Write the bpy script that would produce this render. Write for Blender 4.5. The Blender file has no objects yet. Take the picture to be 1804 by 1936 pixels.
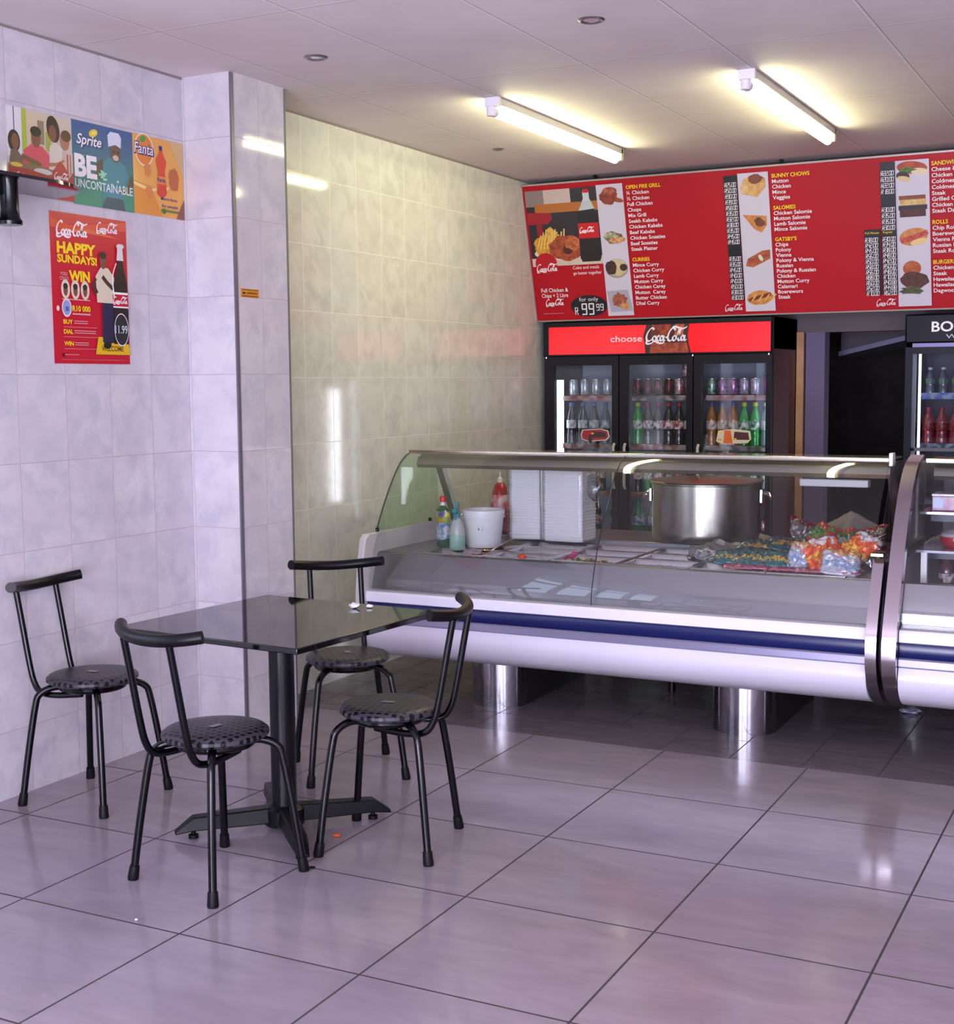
import bpy, bmesh, math, random
from math import sin, cos, pi, radians
from mathutils import Vector, Matrix, noise
from mathutils.geometry import tessellate_polygon

S = bpy.context.scene
COL = S.collection

# ------------------------------------------------------------------ camera, world, lights, exposure
F_PX, YAW, PITCH, ROLL = 2546.97, -0.4760, -0.0954, -0.0086
CAM = Vector((2.446, -2.8825, 1.5444))
fwd = Vector((sin(YAW)*cos(PITCH), cos(YAW)*cos(PITCH), sin(PITCH)))
rgt = Vector((cos(YAW), -sin(YAW), 0)); up = rgt.cross(fwd)
r2 = cos(ROLL)*rgt + sin(ROLL)*up; u2 = -sin(ROLL)*rgt + cos(ROLL)*up
cd = bpy.data.cameras.new('camera'); cam = bpy.data.objects.new('camera', cd); COL.objects.link(cam)
cam.matrix_world = Matrix(((r2.x, u2.x, -fwd.x, CAM.x), (r2.y, u2.y, -fwd.y, CAM.y), (r2.z, u2.z, -fwd.z, CAM.z), (0, 0, 0, 1)))
cd.sensor_fit = 'VERTICAL'; cd.sensor_height = 24.0; cd.lens = 24.0*F_PX/1936.0; cd.clip_start = 0.05
S.camera = cam
S.view_settings.view_transform = 'Standard'; S.view_settings.look = 'None'
S.view_settings.exposure = 0.0; S.view_settings.gamma = 1.0
try: S.view_settings.use_curve_mapping = False
except Exception: pass
S.cycles.max_bounces = 10; S.cycles.transparent_max_bounces = 24; S.cycles.glossy_bounces = 5
S.cycles.caustics_reflective = False; S.cycles.caustics_refractive = False
S.cycles.sample_clamp_indirect = 6.0

W = bpy.data.worlds.new('world'); S.world = W; W.use_nodes = True
W.node_tree.nodes['Background'].inputs[0].default_value = (0.62, 0.70, 1.0, 1)
W.node_tree.nodes['Background'].inputs[1].default_value = 1.3

def area(name, loc, rot, sx, sy, power, col):
    l = bpy.data.lights.new(name, 'AREA'); l.shape = 'RECTANGLE'; l.size = sx; l.size_y = sy
    l.energy = power; l.color = col
    o = bpy.data.objects.new(name, l); COL.objects.link(o); o.location = loc; o.rotation_euler = rot
    return o
XW_ = -1.4
DAY = (0.80, 0.79, 1.0)
area('upward_fill_lamp', (2.85, -4.2, .45), (radians(90+42), 0, 0), 5.0, .9, 320, (0.90, 0.84, 1.0))  # unseen fill lamp added outside, tilted up to brighten the ceiling
# daylight through the shop front behind the camera: the open doorway and the two show windows
area('daylight_doorway', (0.78, -4.05, 1.2), (radians(90), 0, 0), 1.1, 2.3, 115, DAY)
area('daylight_side_window', (XW_-.3, -1.75, 1.65), (0, radians(-90), 0), 1.3, 3.4, 45, (0.62, 0.74, 1.0))
area('daylight_show_window', (2.45, -4.05, 1.45), (radians(90), 0, 0), 2.0, 1.7, 160, DAY)
area('daylight_show_window', (4.6, -4.05, 1.45), (radians(90), 0, 0), 1.6, 1.7, 110, DAY)
TUBE_STRENGTH = 40.0

# ------------------------------------------------------------------ materials
def lin(h):
    if isinstance(h, (tuple, list)): return (h[0], h[1], h[2], 1)
    h = h.lstrip('#'); v = [int(h[i:i+2], 16)/255 for i in (0, 2, 4)]
    return tuple([(x/12.92 if x <= 0.04045 else ((x+0.055)/1.055)**2.4) for x in v] + [1])
MATS = {}
def mat(name, col='#808080', rough=0.5, metal=0.0, emit=None, strength=0.0, spec=0.5, coat=0.0, bump=None, vary=None):
    """vary=(colour2, scale, detail) blends to a second colour with noise; bump=(scale, strength)"""
    if name in MATS: return MATS[name]
    m = bpy.data.materials.new(name); m.use_nodes = True; MATS[name] = m
    nt = m.node_tree; b = nt.nodes['Principled BSDF']
    b.inputs['Base Color'].default_value = lin(col); b.inputs['Roughness'].default_value = rough
    b.inputs['Metallic'].default_value = metal; b.inputs['Specular IOR Level'].default_value = spec
    b.inputs['Coat Weight'].default_value = coat
    if emit: b.inputs['Emission Color'].default_value = lin(emit); b.inputs['Emission Strength'].default_value = strength
    if vary or bump:
        tc = nt.nodes.new('ShaderNodeTexCoord')
    if vary:
        n = nt.nodes.new('ShaderNodeTexNoise'); n.inputs['Scale'].default_value = vary[1]; n.inputs['Detail'].default_value = vary[2]
        nt.links.new(tc.outputs['Object'], n.inputs['Vector'])
        r = nt.nodes.new('ShaderNodeMapRange'); r.inputs['From Min'].default_value = 0.35; r.inputs['From Max'].default_value = 0.65
        nt.links.new(n.outputs['Fac'], r.inputs['Value'])
        mx = nt.nodes.new('ShaderNodeMix'); mx.data_type = 'RGBA'
        mx.inputs[6].default_value = lin(col); mx.inputs[7].default_value = lin(vary[0])
        nt.links.new(r.outputs[0], mx.inputs[0]); nt.links.new(mx.outputs[2], b.inputs['Base Color'])
    if bump:
        n = nt.nodes.new('ShaderNodeTexNoise'); n.inputs['Scale'].default_value = bump[0]; n.inputs['Detail'].default_value = 3
        nt.links.new(tc.outputs['Object'], n.inputs['Vector'])
        bp = nt.nodes.new('ShaderNodeBump'); bp.inputs['Strength'].default_value = bump[1]; bp.inputs['Distance'].default_value = 0.01
        nt.links.new(n.outputs['Fac'], bp.inputs['Height']); nt.links.new(bp.outputs[0], b.inputs['Normal'])
    return m

def glass(name, tint='#ffffff', rough=0.0, gloss=1.0):
    """thin pane: clear transmission plus Fresnel reflection"""
    if name in MATS: return MATS[name]
    m = bpy.data.materials.new(name); m.use_nodes = True; MATS[name] = m
    nt = m.node_tree; nt.nodes.clear(); N = nt.nodes.new
    o = N('ShaderNodeOutputMaterial'); mx = N('ShaderNodeMixShader'); t = N('ShaderNodeBsdfTransparent'); g = N('ShaderNodeBsdfGlossy'); f = N('ShaderNodeFresnel')
    f.inputs['IOR'].default_value = 1.5; t.inputs[0].default_value = lin(tint); g.inputs['Roughness'].default_value = rough
    geo = N('ShaderNodeNewGeometry'); ior = N('ShaderNodeMix'); ior.inputs[2].default_value = 1.5; ior.inputs[3].default_value = 1/1.5
    nt.links.new(geo.outputs['Backfacing'], ior.inputs[0]); nt.links.new(ior.outputs[0], f.inputs['IOR'])
    mu = N('ShaderNodeMath'); mu.operation = 'MULTIPLY'; mu.inputs[1].default_value = gloss
    nt.links.new(f.outputs[0], mu.inputs[0]); nt.links.new(mu.outputs[0], mx.inputs[0])
    nt.links.new(t.outputs[0], mx.inputs[1]); nt.links.new(g.outputs[0], mx.inputs[2]); nt.links.new(mx.outputs[0], o.inputs[0])
    return m

class NT:
    def __init__(s, name):
        s.m = bpy.data.materials.new(name); s.m.use_nodes = True; MATS[name] = s.m
        s.nt = s.m.node_tree; s.b = s.nt.nodes['Principled BSDF']
        tc = s.nt.nodes.new('ShaderNodeTexCoord'); s.vec = tc.outputs['Object']
        sp = s.nt.nodes.new('ShaderNodeSeparateXYZ'); s.nt.links.new(s.vec, sp.inputs[0]); s.x, s.y, s.z = sp.outputs
    def put(s, sock, v):
        if hasattr(v, 'is_output'): s.nt.links.new(v, sock)
        else: sock.default_value = v
    def M(s, op, a, b=0.0, c=None):
        n = s.nt.nodes.new('ShaderNodeMath'); n.operation = op; s.put(n.inputs[0], a); s.put(n.inputs[1], b)
        if c is not None: s.put(n.inputs[2], c)
        return n.outputs[0]
    def mixc(s, f, a, b):
        n = s.nt.nodes.new('ShaderNodeMix'); n.data_type = 'RGBA'; s.put(n.inputs[0], f)
        s.put(n.inputs[6], a if hasattr(a, 'is_output') else lin(a)); s.put(n.inputs[7], b if hasattr(b, 'is_output') else lin(b)); return n.outputs[2]
    def mixf(s, f, a, b):
        n = s.nt.nodes.new('ShaderNodeMix'); s.put(n.inputs[0], f); s.put(n.inputs[2], a); s.put(n.inputs[3], b); return n.outputs[0]
    def noise(s, scale, detail=3, vec=None, rough=0.5, dist=0.0):
        n = s.nt.nodes.new('ShaderNodeTexNoise'); n.inputs['Scale'].default_value = scale; n.inputs['Detail'].default_value = detail
        n.inputs['Roughness'].default_value = rough; n.inputs['Distortion'].default_value = dist
        s.nt.links.new(vec or s.vec, n.inputs['Vector']); return n.outputs['Fac']
    def comb(s, x, y, z=0.0):
        n = s.nt.nodes.new('ShaderNodeCombineXYZ'); s.put(n.inputs[0], x); s.put(n.inputs[1], y); s.put(n.inputs[2], z); return n.outputs[0]
    def white(s, vec):
        n = s.nt.nodes.new('ShaderNodeTexWhiteNoise'); n.noise_dimensions = '3D'; s.nt.links.new(vec, n.inputs[0]); return n.outputs[0]
    def rng(s, v, a, b, c=0.0, d=1.0):
        n = s.nt.nodes.new('ShaderNodeMapRange'); n.inputs['From Min'].default_value = a; n.inputs['From Max'].default_value = b
        n.inputs['To Min'].default_value = c; n.inputs['To Max'].default_value = d; s.put(n.inputs['Value'], v); return n.outputs[0]
    def line(s, c, size, off, w):
        """1 on a joint of width w, repeating every `size`, joints at off + k*size; also the cell number"""
        t = s.M('DIVIDE', s.M('SUBTRACT', c, off), size); cell = s.M('FLOOR', t); fr = s.M('FRACT', t)
        d = s.M('MINIMUM', fr, s.M('SUBTRACT', 1.0, fr)); return s.M('LESS_THAN', d, 0.5*w/size), cell
    def bump(s, h, strength, dist=0.01):
        n = s.nt.nodes.new('ShaderNodeBump'); n.inputs['Strength'].default_value = strength; n.inputs['Distance'].default_value = dist
        s.nt.links.new(h, n.inputs['Height']); s.nt.links.new(n.outputs[0], s.b.inputs['Normal'])
    def base(s, v): s.put(s.b.inputs['Base Color'], v if hasattr(v, 'is_output') else lin(v))

def wall_tile(name, axis, off_u, off_v, sz_v=0.3345, c1='#d3ced3', c2='#bab9c4', c3='#c9c1c9', grout='#ad989e'):
    t = NT(name); u = {'x': t.x, 'y': t.y}[axis]
    lu, cu = t.line(u, 0.2493, off_u, 0.0028); lv, cv = t.line(t.z, sz_v, off_v, 0.0028)
    g = t.M('MAXIMUM', lu, lv); w = t.white(t.comb(cu, cv))
    v = t.nt.nodes.new('ShaderNodeVectorMath'); v.operation = 'ADD'; t.nt.links.new(t.vec, v.inputs[0])
    t.nt.links.new(t.comb(t.M('MULTIPLY', w, 7.0), t.M('MULTIPLY', w, 13.0), t.M('MULTIPLY', w, 29.0)), v.inputs[1])
    n1 = t.rng(t.noise(9.0, 5, v.outputs[0], 0.6, 0.4), 0.42, 0.66); n2 = t.rng(t.noise(4.0, 2, v.outputs[0]), 0.4, 0.65)
    col = t.mixc(t.M('MULTIPLY', n1, 0.8), c1, c2); col = t.mixc(t.M('MULTIPLY', n2, 0.55), col, c3)
    col = t.mixc(t.M('MULTIPLY', g, 0.8), col, grout); t.base(col)
    t.put(t.b.inputs['Roughness'], t.mixf(g, 0.07, 0.7)); t.bump(t.M('SUBTRACT', 1.0, g), 0.35, 0.002)
    t.b.inputs['Specular IOR Level'].default_value = 0.5
    return t.m
m_wall_front = wall_tile('tile_wall_front', 'y', 0.084, 0.2535)
m_wall_green = wall_tile('tile_wall_recess', 'y', 0.232, 0.262, 0.3292, '#dadacf', '#c0c2b8', '#cfcec4', '#f2eed8')
m_pillar_side = wall_tile('tile_pillar_side', 'y', 2.022, 0.2535)
m_pillar_front = wall_tile('tile_pillar_front', 'x', -1.138, 0.2535)
m_wall_x = wall_tile('tile_wall_cross', 'x', 0.0, 0.2535)
m_wall_y = wall_tile('tile_wall_right', 'y', 0.0, 0.2535)

def floor_mat():
    t = NT('floor_tiles')
    fx, cx = t.line(t.x, 0.6, 0.0, 0.0068); fy, cy = t.line(t.y, 0.6, 0.0, 0.0068)
    bx, dx = t.line(t.x, 0.2985, -0.018, 0.0055); by, dy = t.line(t.y, 0.2985, 2.392, 0.0055)
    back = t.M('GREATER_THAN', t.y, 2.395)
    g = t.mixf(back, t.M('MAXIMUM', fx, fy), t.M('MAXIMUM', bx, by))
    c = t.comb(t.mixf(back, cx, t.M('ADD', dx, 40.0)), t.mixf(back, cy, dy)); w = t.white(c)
    v = t.nt.nodes.new('ShaderNodeVectorMath'); v.operation = 'ADD'; t.nt.links.new(t.vec, v.inputs[0])
    t.nt.links.new(t.comb(t.M('MULTIPLY', w, 17.0), t.M('MULTIPLY', w, 31.0), 0.0), v.inputs[1])
    mp = t.nt.nodes.new('ShaderNodeMapping'); mp.inputs['Scale'].default_value = (0.8, 2.4, 1); mp.inputs['Rotation'].default_value = (0, 0, 0.5)
    t.nt.links.new(v.outputs[0], mp.inputs[0])
    n = t.rng(t.noise(3.2, 6, mp.outputs[0], 0.6, 0.9), 0.35, 0.7); n2 = t.rng(t.noise(1.6, 2), 0.35, 0.65)
    col = t.mixc(n, '#998d94', '#897d84'); col = t.mixc(t.M('MULTIPLY', n2, 0.4), col, '#93879a')
    col = t.mixc(t.M('MULTIPLY', t.M('SUBTRACT', w, 0.5), 0.25), col, '#8f8587')
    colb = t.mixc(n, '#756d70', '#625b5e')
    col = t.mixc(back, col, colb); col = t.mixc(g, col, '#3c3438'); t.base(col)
    sm = t.rng(t.noise(5.0, 4), 0.3, 0.7, 0.10, 0.2)
    t.put(t.b.inputs['Roughness'], t.mixf(g, sm, 0.8)); t.bump(t.M('SUBTRACT', 1.0, g), 0.4, 0.002)
    return t.m
m_floor = floor_mat()
def ceil_mat():
    t = NT('ceiling_panels')
    lx, _ = t.line(t.x, 0.598, -0.985, 0.012); ly, _ = t.line(t.y, 1.257, 1.185, 0.012)
    ex, _ = t.line(t.x, 0.598, -0.979, 0.004); ey, _ = t.line(t.y, 1.257, 1.192, 0.004)
    l = t.M('MAXIMUM', lx, ly); e = t.M('MAXIMUM', ex, ey)
    col = t.mixc(t.rng(t.noise(3.0, 3), 0.35, 0.65), '#ded3d2', '#d8cccb')
    col = t.mixc(t.M('MULTIPLY', l, 0.6), col, '#efe8e6'); col = t.mixc(t.M('MULTIPLY', e, 0.8), col, '#75696a'); t.base(col)
    t.b.inputs['Roughness'].default_value = 0.75
    t.bump(t.M('ADD', t.M('MULTIPLY', t.noise(220.0, 2), 0.3), t.M('SUBTRACT', 1.0, l)), 0.25, 0.003)
    return t.m
m_ceil = ceil_mat()
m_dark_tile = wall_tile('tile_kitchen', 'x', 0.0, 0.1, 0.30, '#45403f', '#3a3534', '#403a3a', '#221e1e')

black_gloss = mat('black_enamel', '#030307', 0.2, spec=0.32)
black_rubber = mat('black_rubber', '#060608', 0.5, spec=.25)
black_plastic = mat('black_plastic', '#060609', 0.38, spec=.25)
steel = mat('brushed_steel', '#b9b6b8', 0.26, 1.0, bump=(60, 0.02))
steel_bright = mat('polished_steel', '#cfcccf', 0.13, 1.0)
steel_deck = mat('deck_steel', '#918e94', 0.3, 1.0)
chrome = mat('chrome', '#bfb6be', 0.16, 1.0)
alu = mat('dull_aluminium', '#a9a7a2', 0.34, 1.0)
white_paint = mat('white_paint', '#e3e1e6', 0.35)
white_plastic = mat('white_plastic', '#e8e6ea', 0.35)
cream = mat('cream_panel', '#c9c7c4', 0.4)
navy = mat('navy_band', '#101a55', 0.25)
lilac_alu = mat('satin_strip', '#9a98b4', 0.3, 0.6)
clear = glass('clear_glass', '#fbfdfc')
clear_green = glass('green_edged_glass', '#ecf7ee', 0.0, .25)
door_glass = glass('fridge_glass', '#f0f2f4', 0.0, .55)

# ------------------------------------------------------------------ mesh builder
class MB:
    def __init__(s): s.v = []; s.f = []; s.mi = []; s.sm = []
    def add(s, vs, fs, m=0, smooth=False):
        o = len(s.v); s.v += [tuple(v) for v in vs]
        for f in fs: s.f.append(tuple(i+o for i in f)); s.mi.append(m); s.sm.append(smooth)
        return s
    def box(s, a, b, m=0):
        x0, y0, z0 = a; x1, y1, z1 = b
        return s.add([(x0,y0,z0),(x1,y0,z0),(x1,y1,z0),(x0,y1,z0),(x0,y0,z1),(x1,y0,z1),(x1,y1,z1),(x0,y1,z1)],
                     [(0,3,2,1),(4,5,6,7),(0,1,5,4),(1,2,6,5),(2,3,7,6),(3,0,4,7)], m)
    def obox(s, c, ax, ay, az, m=0):
        """oriented box: centre and three half-axis vectors"""
        c = Vector(c); ax = Vector(ax); ay = Vector(ay); az = Vector(az)
        vs = [c+ax*i+ay*j+az*k for k in (-1,1) for j in (-1,1) for i in (-1,1)]
        return s.add(vs, [(0,2,3,1),(4,5,7,6),(0,1,5,4),(2,6,7,3),(0,4,6,2),(1,3,7,5)], m)
    def tube(s, pts, r, seg=12, m=0, caps=True, flat=None):
        pts = [Vector(p) for p in pts]; n = len(pts); rr = r if isinstance(r, (list, tuple)) else [r]*n
        t0 = (pts[1]-pts[0]).normalized(); a = Vector((0,0,1)) if abs(t0.z) < 0.9 else Vector((1,0,0))
        nrm = t0.cross(a).normalized(); vs = []
        for i, p in enumerate(pts):
            t = (pts[min(i+1,n-1)]-pts[max(i-1,0)]).normalized()
            nrm = (nrm - t*nrm.dot(t)).normalized(); bn = t.cross(nrm)
            for k in range(seg):
                an = 2*pi*k/seg; vs.append(p + nrm*cos(an)*rr[i] + bn*sin(an)*rr[i]*(flat or 1))
        fs = [(i*seg+k, i*seg+(k+1)%seg, (i+1)*seg+(k+1)%seg, (i+1)*seg+k) for i in range(n-1) for k in range(seg)]
        s.add(vs, fs, m, True)
        if caps: s.add(vs[:seg], [tuple(reversed(range(seg)))], m); s.add(vs[-seg:], [tuple(range(seg))], m)
        return s
    def lathe(s, prof, c=(0,0,0), seg=24, m=0, smooth=True, mats=None):
        """prof: (radius, z) pairs; closed at the ends when radius is 0"""
        vs = []; c = Vector(c)
        for r, z in prof:
            for k in range(seg): an = 2*pi*k/seg; vs.append((c.x+r*cos(an), c.y+r*sin(an), c.z+z))
        o = len(s.v); s.v += vs
        for i in range(len(prof)-1):
            for k in range(seg):
                s.f.append((o+i*seg+k, o+i*seg+(k+1)%seg, o+(i+1)*seg+(k+1)%seg, o+(i+1)*seg+k)); s.mi.append(mats[i] if mats else m); s.sm.append(smooth)
        return s
    def prism(s, poly, x0, x1, m=0, axis='x', smooth=False):
        """extrude a closed polygon given in (y,z) along x (or (x,z) along y, or (x,y) along z)"""
        n = len(poly)
        def P(a, b, t): return {'x': (t,a,b), 'y': (a,t,b), 'z': (a,b,t)}[axis]
        vs = [P(a,b,x0) for a,b in poly] + [P(a,b,x1) for a,b in poly]
        s.add(vs, [(i,(i+1)%n,n+(i+1)%n,n+i) for i in range(n)], m, smooth)
        tri = tessellate_polygon([[Vector((a,b,0)) for a,b in poly]])
        s.add(vs, [tuple(t) for t in tri] + [tuple(n+i for i in reversed(t)) for t in tri], m); return s
    def strip(s, path, w, x0, x1, m=0, smooth=True):
        """a band of thickness w following an open (y,z) path, extruded from x0 to x1"""
        out = offset_path(path, w); return s.prism(list(path)+list(reversed(out)), x0, x1, m, smooth=False)
    def build(s, name, mats, parent=None, loc=None, rz=0.0, bevel=0.0, angle=35, kind=None):
        me = bpy.data.meshes.new(name); me.from_pydata(s.v, [], s.f)
        for mm in (mats if isinstance(mats, (list, tuple)) else [mats]): me.materials.append(mm)
        me.polygons.foreach_set('material_index', s.mi); me.update()
        b = bmesh.new(); b.from_mesh(me)
        bmesh.ops.remove_doubles(b, verts=b.verts, dist=1e-5)
        bmesh.ops.recalc_face_normals(b, faces=b.faces); b.to_mesh(me); b.free()
        me.polygons.foreach_set('use_smooth', [True]*len(me.polygons))
        me.set_sharp_from_angle(angle=radians(angle))
        o = bpy.data.objects.new(name, me); COL.objects.link(o)
        if parent: o.parent = parent
        if loc: o.location = loc
        o.rotation_euler.z = rz
        if bevel:
            mo = o.modifiers.new('bevel', 'BEVEL'); mo.width = bevel; mo.segments = 2; mo.limit_method = 'ANGLE'; mo.angle_limit = radians(40)
        if kind: o['kind'] = kind
        return o

def offset_path(path, w):
    out = []
    for i, p in enumerate(path):
        a = Vector(path[max(i-1,0)]); b = Vector(path[min(i+1,len(path)-1)]); t = (b-a).normalized()
        out.append((p[0]-t.y*w, p[1]+t.x*w))
    return out
def smooth_path(pts, k=6):
    pts = [Vector(p) for p in pts]; out = []
    for i in range(len(pts)-1):
        p0 = pts[max(i-1,0)]; p1 = pts[i]; p2 = pts[i+1]; p3 = pts[min(i+2,len(pts)-1)]
        for j in range(k):
            t = j/k; out.append(0.5*((2*p1)+(p2-p0)*t+(2*p0-5*p1+4*p2-p3)*t*t+(3*p1-p0-3*p2+p3)*t**3))
    out.append(pts[-1]); return out

def tag(o, label, cat, group=None, kind=None):
    o['label'] = label; o['category'] = cat
    if group: o['group'] = group
    if kind: o['kind'] = kind
    return o
def thing(name, label, cat, loc=(0,0,0), rz=0.0, group=None):
    o = bpy.data.objects.new(name, None); COL.objects.link(o); o.empty_display_size = 0.05
    o.location = loc; o.rotation_euler = (0,0,rz); return tag(o, label, cat, group)
def dup(root, loc, rz=0.0, label=None, group=None, scale=None):
    r = root.copy(); COL.objects.link(r); r.location = loc; r.rotation_euler = (0,0,rz)
    if scale: r.scale = scale
    if label: r['label'] = label
    if group: r['group'] = group
    for ch in list(root.children):
        c = ch.copy(); COL.objects.link(c); c.parent = r
        for g in list(ch.children):
            d = g.copy(); COL.objects.link(d); d.parent = c
    return r
ORD = ['first', 'second', 'third', 'fourth', 'fifth', 'sixth', 'seventh', 'eighth', 'ninth', 'tenth']

# ------------------------------------------------------------------ flat printing on boards and posters
_tcache = {}
def text_shape(txt, bold=0.0, shear=0.0):
    key = (txt, bold, shear)
    if key not in _tcache:
        c = bpy.data.curves.new('lettering', 'FONT'); c.body = txt; c.size = 1.0; c.offset = bold; c.shear = shear; c.resolution_u = 3
        o = bpy.data.objects.new('lettering', c); COL.objects.link(o)
        dg = bpy.context.evaluated_depsgraph_get(); dg.update()
        me = bpy.data.meshes.new_from_object(o.evaluated_get(dg))
        _tcache[key] = ([(v.co.x, v.co.y) for v in me.vertices], [tuple(p.vertices) for p in me.polygons])
        bpy.data.objects.remove(o); bpy.data.curves.remove(c); bpy.data.meshes.remove(me)
    return _tcache[key]
SEG = {'0':'abcdef','1':'bc','2':'abged','3':'abgcd','4':'fgbc','5':'afgcd','6':'afgedc','7':'abc','8':'abcdefg','9':'abcdfg','R':'R'}
COLA = [  # pen strokes of the flowing red-label logotype, x-height about 1
 [(1.75,2.15),(1.5,2.45),(1.1,2.35),(.55,1.7),(.25,.9),(.3,.25),(.75,.02),(1.3,.35)],
 [(.35,.3),(.2,-.25),(.45,-.5),(1.1,-.42),(1.9,-.05),(2.6,-.35),(3.3,-.42),(3.8,-.2)],
 [(1.95,.95),(1.6,.8),(1.45,.35),(1.65,.02),(1.95,.15),(2.15,.6),(1.95,.95)],
 [(2.85,.85),(2.6,.98),(2.35,.55),(2.4,.1),(2.7,.05),(2.95,.3)],
 [(3.5,.80),(3.25,.96),(2.98,.55),(3.08,.08),(3.3,.08),(3.55,.45),(3.5,.80)],
 [(3.78,1.0),(3.64,.5),(3.62,.12),(3.78,.02),(3.98,.2)],
 [(4.0,.62),(4.35,.7)],
 [(6.0,1.95),(5.7,2.35),(5.2,2.2),(4.75,1.5),(4.5,.75),(4.6,.15),(5.0,.0),(5.45,.35)],
 [(5.1,1.95),(5.6,2.62),(6.4,2.5),(7.2,2.2),(7.9,2.35),(8.3,2.6)],
 [(5.95,.95),(5.6,.8),(5.45,.35),(5.65,.02),(5.95,.15),(6.15,.6),(5.95,.95)],
 [(6.35,.5),(6.9,1.6),(7.1,2.3),(6.8,2.2),(6.55,1.2),(6.5,.3),(6.75,.03),(7.0,.25)],
 [(7.62,.80),(7.37,.96),(7.1,.55),(7.2,.08),(7.42,.08),(7.67,.45),(7.62,.80)],
 [(7.9,1.0),(7.76,.5),(7.74,.12),(7.92,.02),(8.2,.25)],
]
class Print:
    """flat inks laid on a sheet: u to the right, v up, n out of the sheet"""
    def __init__(s, O, u, v, w, h):
        s.O = Vector(O); s.u = Vector(u).normalized(); s.v = Vector(v).normalized(); s.n = s.u.cross(s.v); s.w = w; s.h = h
        s.parts = {}; s.k = 1; s.square = False
    def ink(s, part, m, pts, faces, lift=True):
        mb, ml = s.parts.setdefault(part, (MB(), []))
        if m not in ml: ml.append(m)
        d = 0.0006 + 0.00007*s.k
        mb.add([s.O + s.u*a*s.w + s.v*b*s.h + s.n*d for a, b in pts], faces, ml.index(m))
    def poly(s, pts, m, part='artwork'):
        s.k += 1; tri = tessellate_polygon([[Vector((a,b,0)) for a,b in pts]]); s.ink(part, m, pts, [tuple(t) for t in tri])
    def rect(s, a, b, c, d, m, part='artwork'): s.poly([(a,b),(c,b),(c,d),(a,d)], m, part)
    def ell(s, x, y, rx, ry, m, part='artwork', rot=0.0, n=22, wob=0.0, seed=0):
        rnd = random.Random(seed); ps = []; ky = s.w if s.square else s.h
        for k in range(n):
            t = 2*pi*k/n; q = 1+wob*(rnd.random()-.5)*2; a = cos(t)*rx*q*s.w; b = sin(t)*ry*q*ky
            ps.append((x + (a*cos(rot) - b*sin(rot))/s.w, y + (a*sin(rot) + b*cos(rot))/s.h))
        s.poly(ps, m, part)
    def text(s, txt, x, y, h, m, part='lettering', bold=0.0, shear=0.0, wid=None, align='l', slope=0.0):
        """x,y baseline start in sheet fractions, h cap height in fraction of sheet height, wid target width fraction"""
        s.k += 1; vs, fs = text_shape(txt, bold, shear)
        if not vs: return
        x0 = min(v[0] for v in vs); x1 = max(v[0] for v in vs); sy = h/0.70; sx = (wid/(x1-x0)) if wid else sy*s.h/s.w
        W_ = (x1-x0)*sx; ox = x - (W_ if align == 'r' else W_/2 if align == 'c' else 0)
        s.ink(part, m, [(ox+(a-x0)*sx, y+b*sy+slope*(a-x0)*sx) for a,b in vs], fs)
    def stroke(s, pts, wdt, m, part='lettering', nib=0.7):
        """ribbon drawn with a broad nib; pts and width in metres on the sheet (converted)"""
        s.k += 1; q = smooth_path([(a*s.w, b*s.h, 0) for a,b in pts], 5); L = []; R = []
        for i, p in enumerate(q):
            t = (q[min(i+1,len(q)-1)]-q[max(i-1,0)]); 
            if t.length < 1e-9: t = Vector((1,0,0))
            t.normalize(); ww = wdt*(0.34+0.66*abs(sin(math.atan2(t.y,t.x)-nib)))*0.5; nn = Vector((-t.y,t.x,0))*ww
            L.append(p+nn); R.append(p-nn)
        ps = [(a.x/s.w, a.y/s.h) for a in L+R]; n = len(L)
        s.ink(part, m, ps, [(i,i+1,n+i+1,n+i) for i in range(n-1)])
    def cola(s, x, y, wid, m, part='lettering', weight=0.34):
        k = wid/8.4; ky = k*s.w/s.h
        for st in COLA: s.stroke([(x+a*k, y+b*ky) for a,b in st], weight*k*s.w, m, part)
    def seg7(s, txt, x, y, h, m, part='prices', slant=0.12, adv=0.62):
        s.k += 1; t = 0.11; cx = x; vs = []; fs = []; asp = s.h/s.w
        def bar(a, b, c, d):
            o = len(vs); 
            for px, py in ((a,b),(c,b),(c,d),(a,d)): vs.append((cx+(px+slant*py)*h*asp, y+py*h))
            fs.append((o,o+1,o+2,o+3))
        for ch in txt:
            if ch == '.': bar(-.02,0,.1,.12); cx += 0.2*h*asp; continue
            if ch == ' ': cx += 0.35*h*asp; continue
            if ch == 'R':
                bar(0,0,t,1); bar(0,1-t,.45,1); bar(.45-t,.5,.45,1); bar(0,.45,.45,.45+t)
                o = len(vs)
                for px,py in ((.18,.45),(.3,.45),(.5,0),(.38,0)): vs.append((cx+(px+slant*py)*h*asp, y+py*h))
                fs.append((o,o+1,o+2,o+3))
            else:
                g = SEG.get(ch, '')
                if 'a' in g: bar(.04,1-t,.46,1)
                if 'd' in g: bar(.04,0,.46,t)
                if 'g' in g: bar(.04,.5-t/2,.46,.5+t/2)
                if 'f' in g: bar(0,.52,t,.98)
                if 'e' in g: bar(0,.02,t,.48)
                if 'b' in g: bar(.5-t,.52,.5,.98)
                if 'c' in g: bar(.5-t,.02,.5,.48)
            cx += adv*h*asp
        s.ink(part, m, vs, fs)
    def build(s, parent):
        for part, (mb, ml) in s.parts.items():
            o = mb.build(part, ml, parent)

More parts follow.
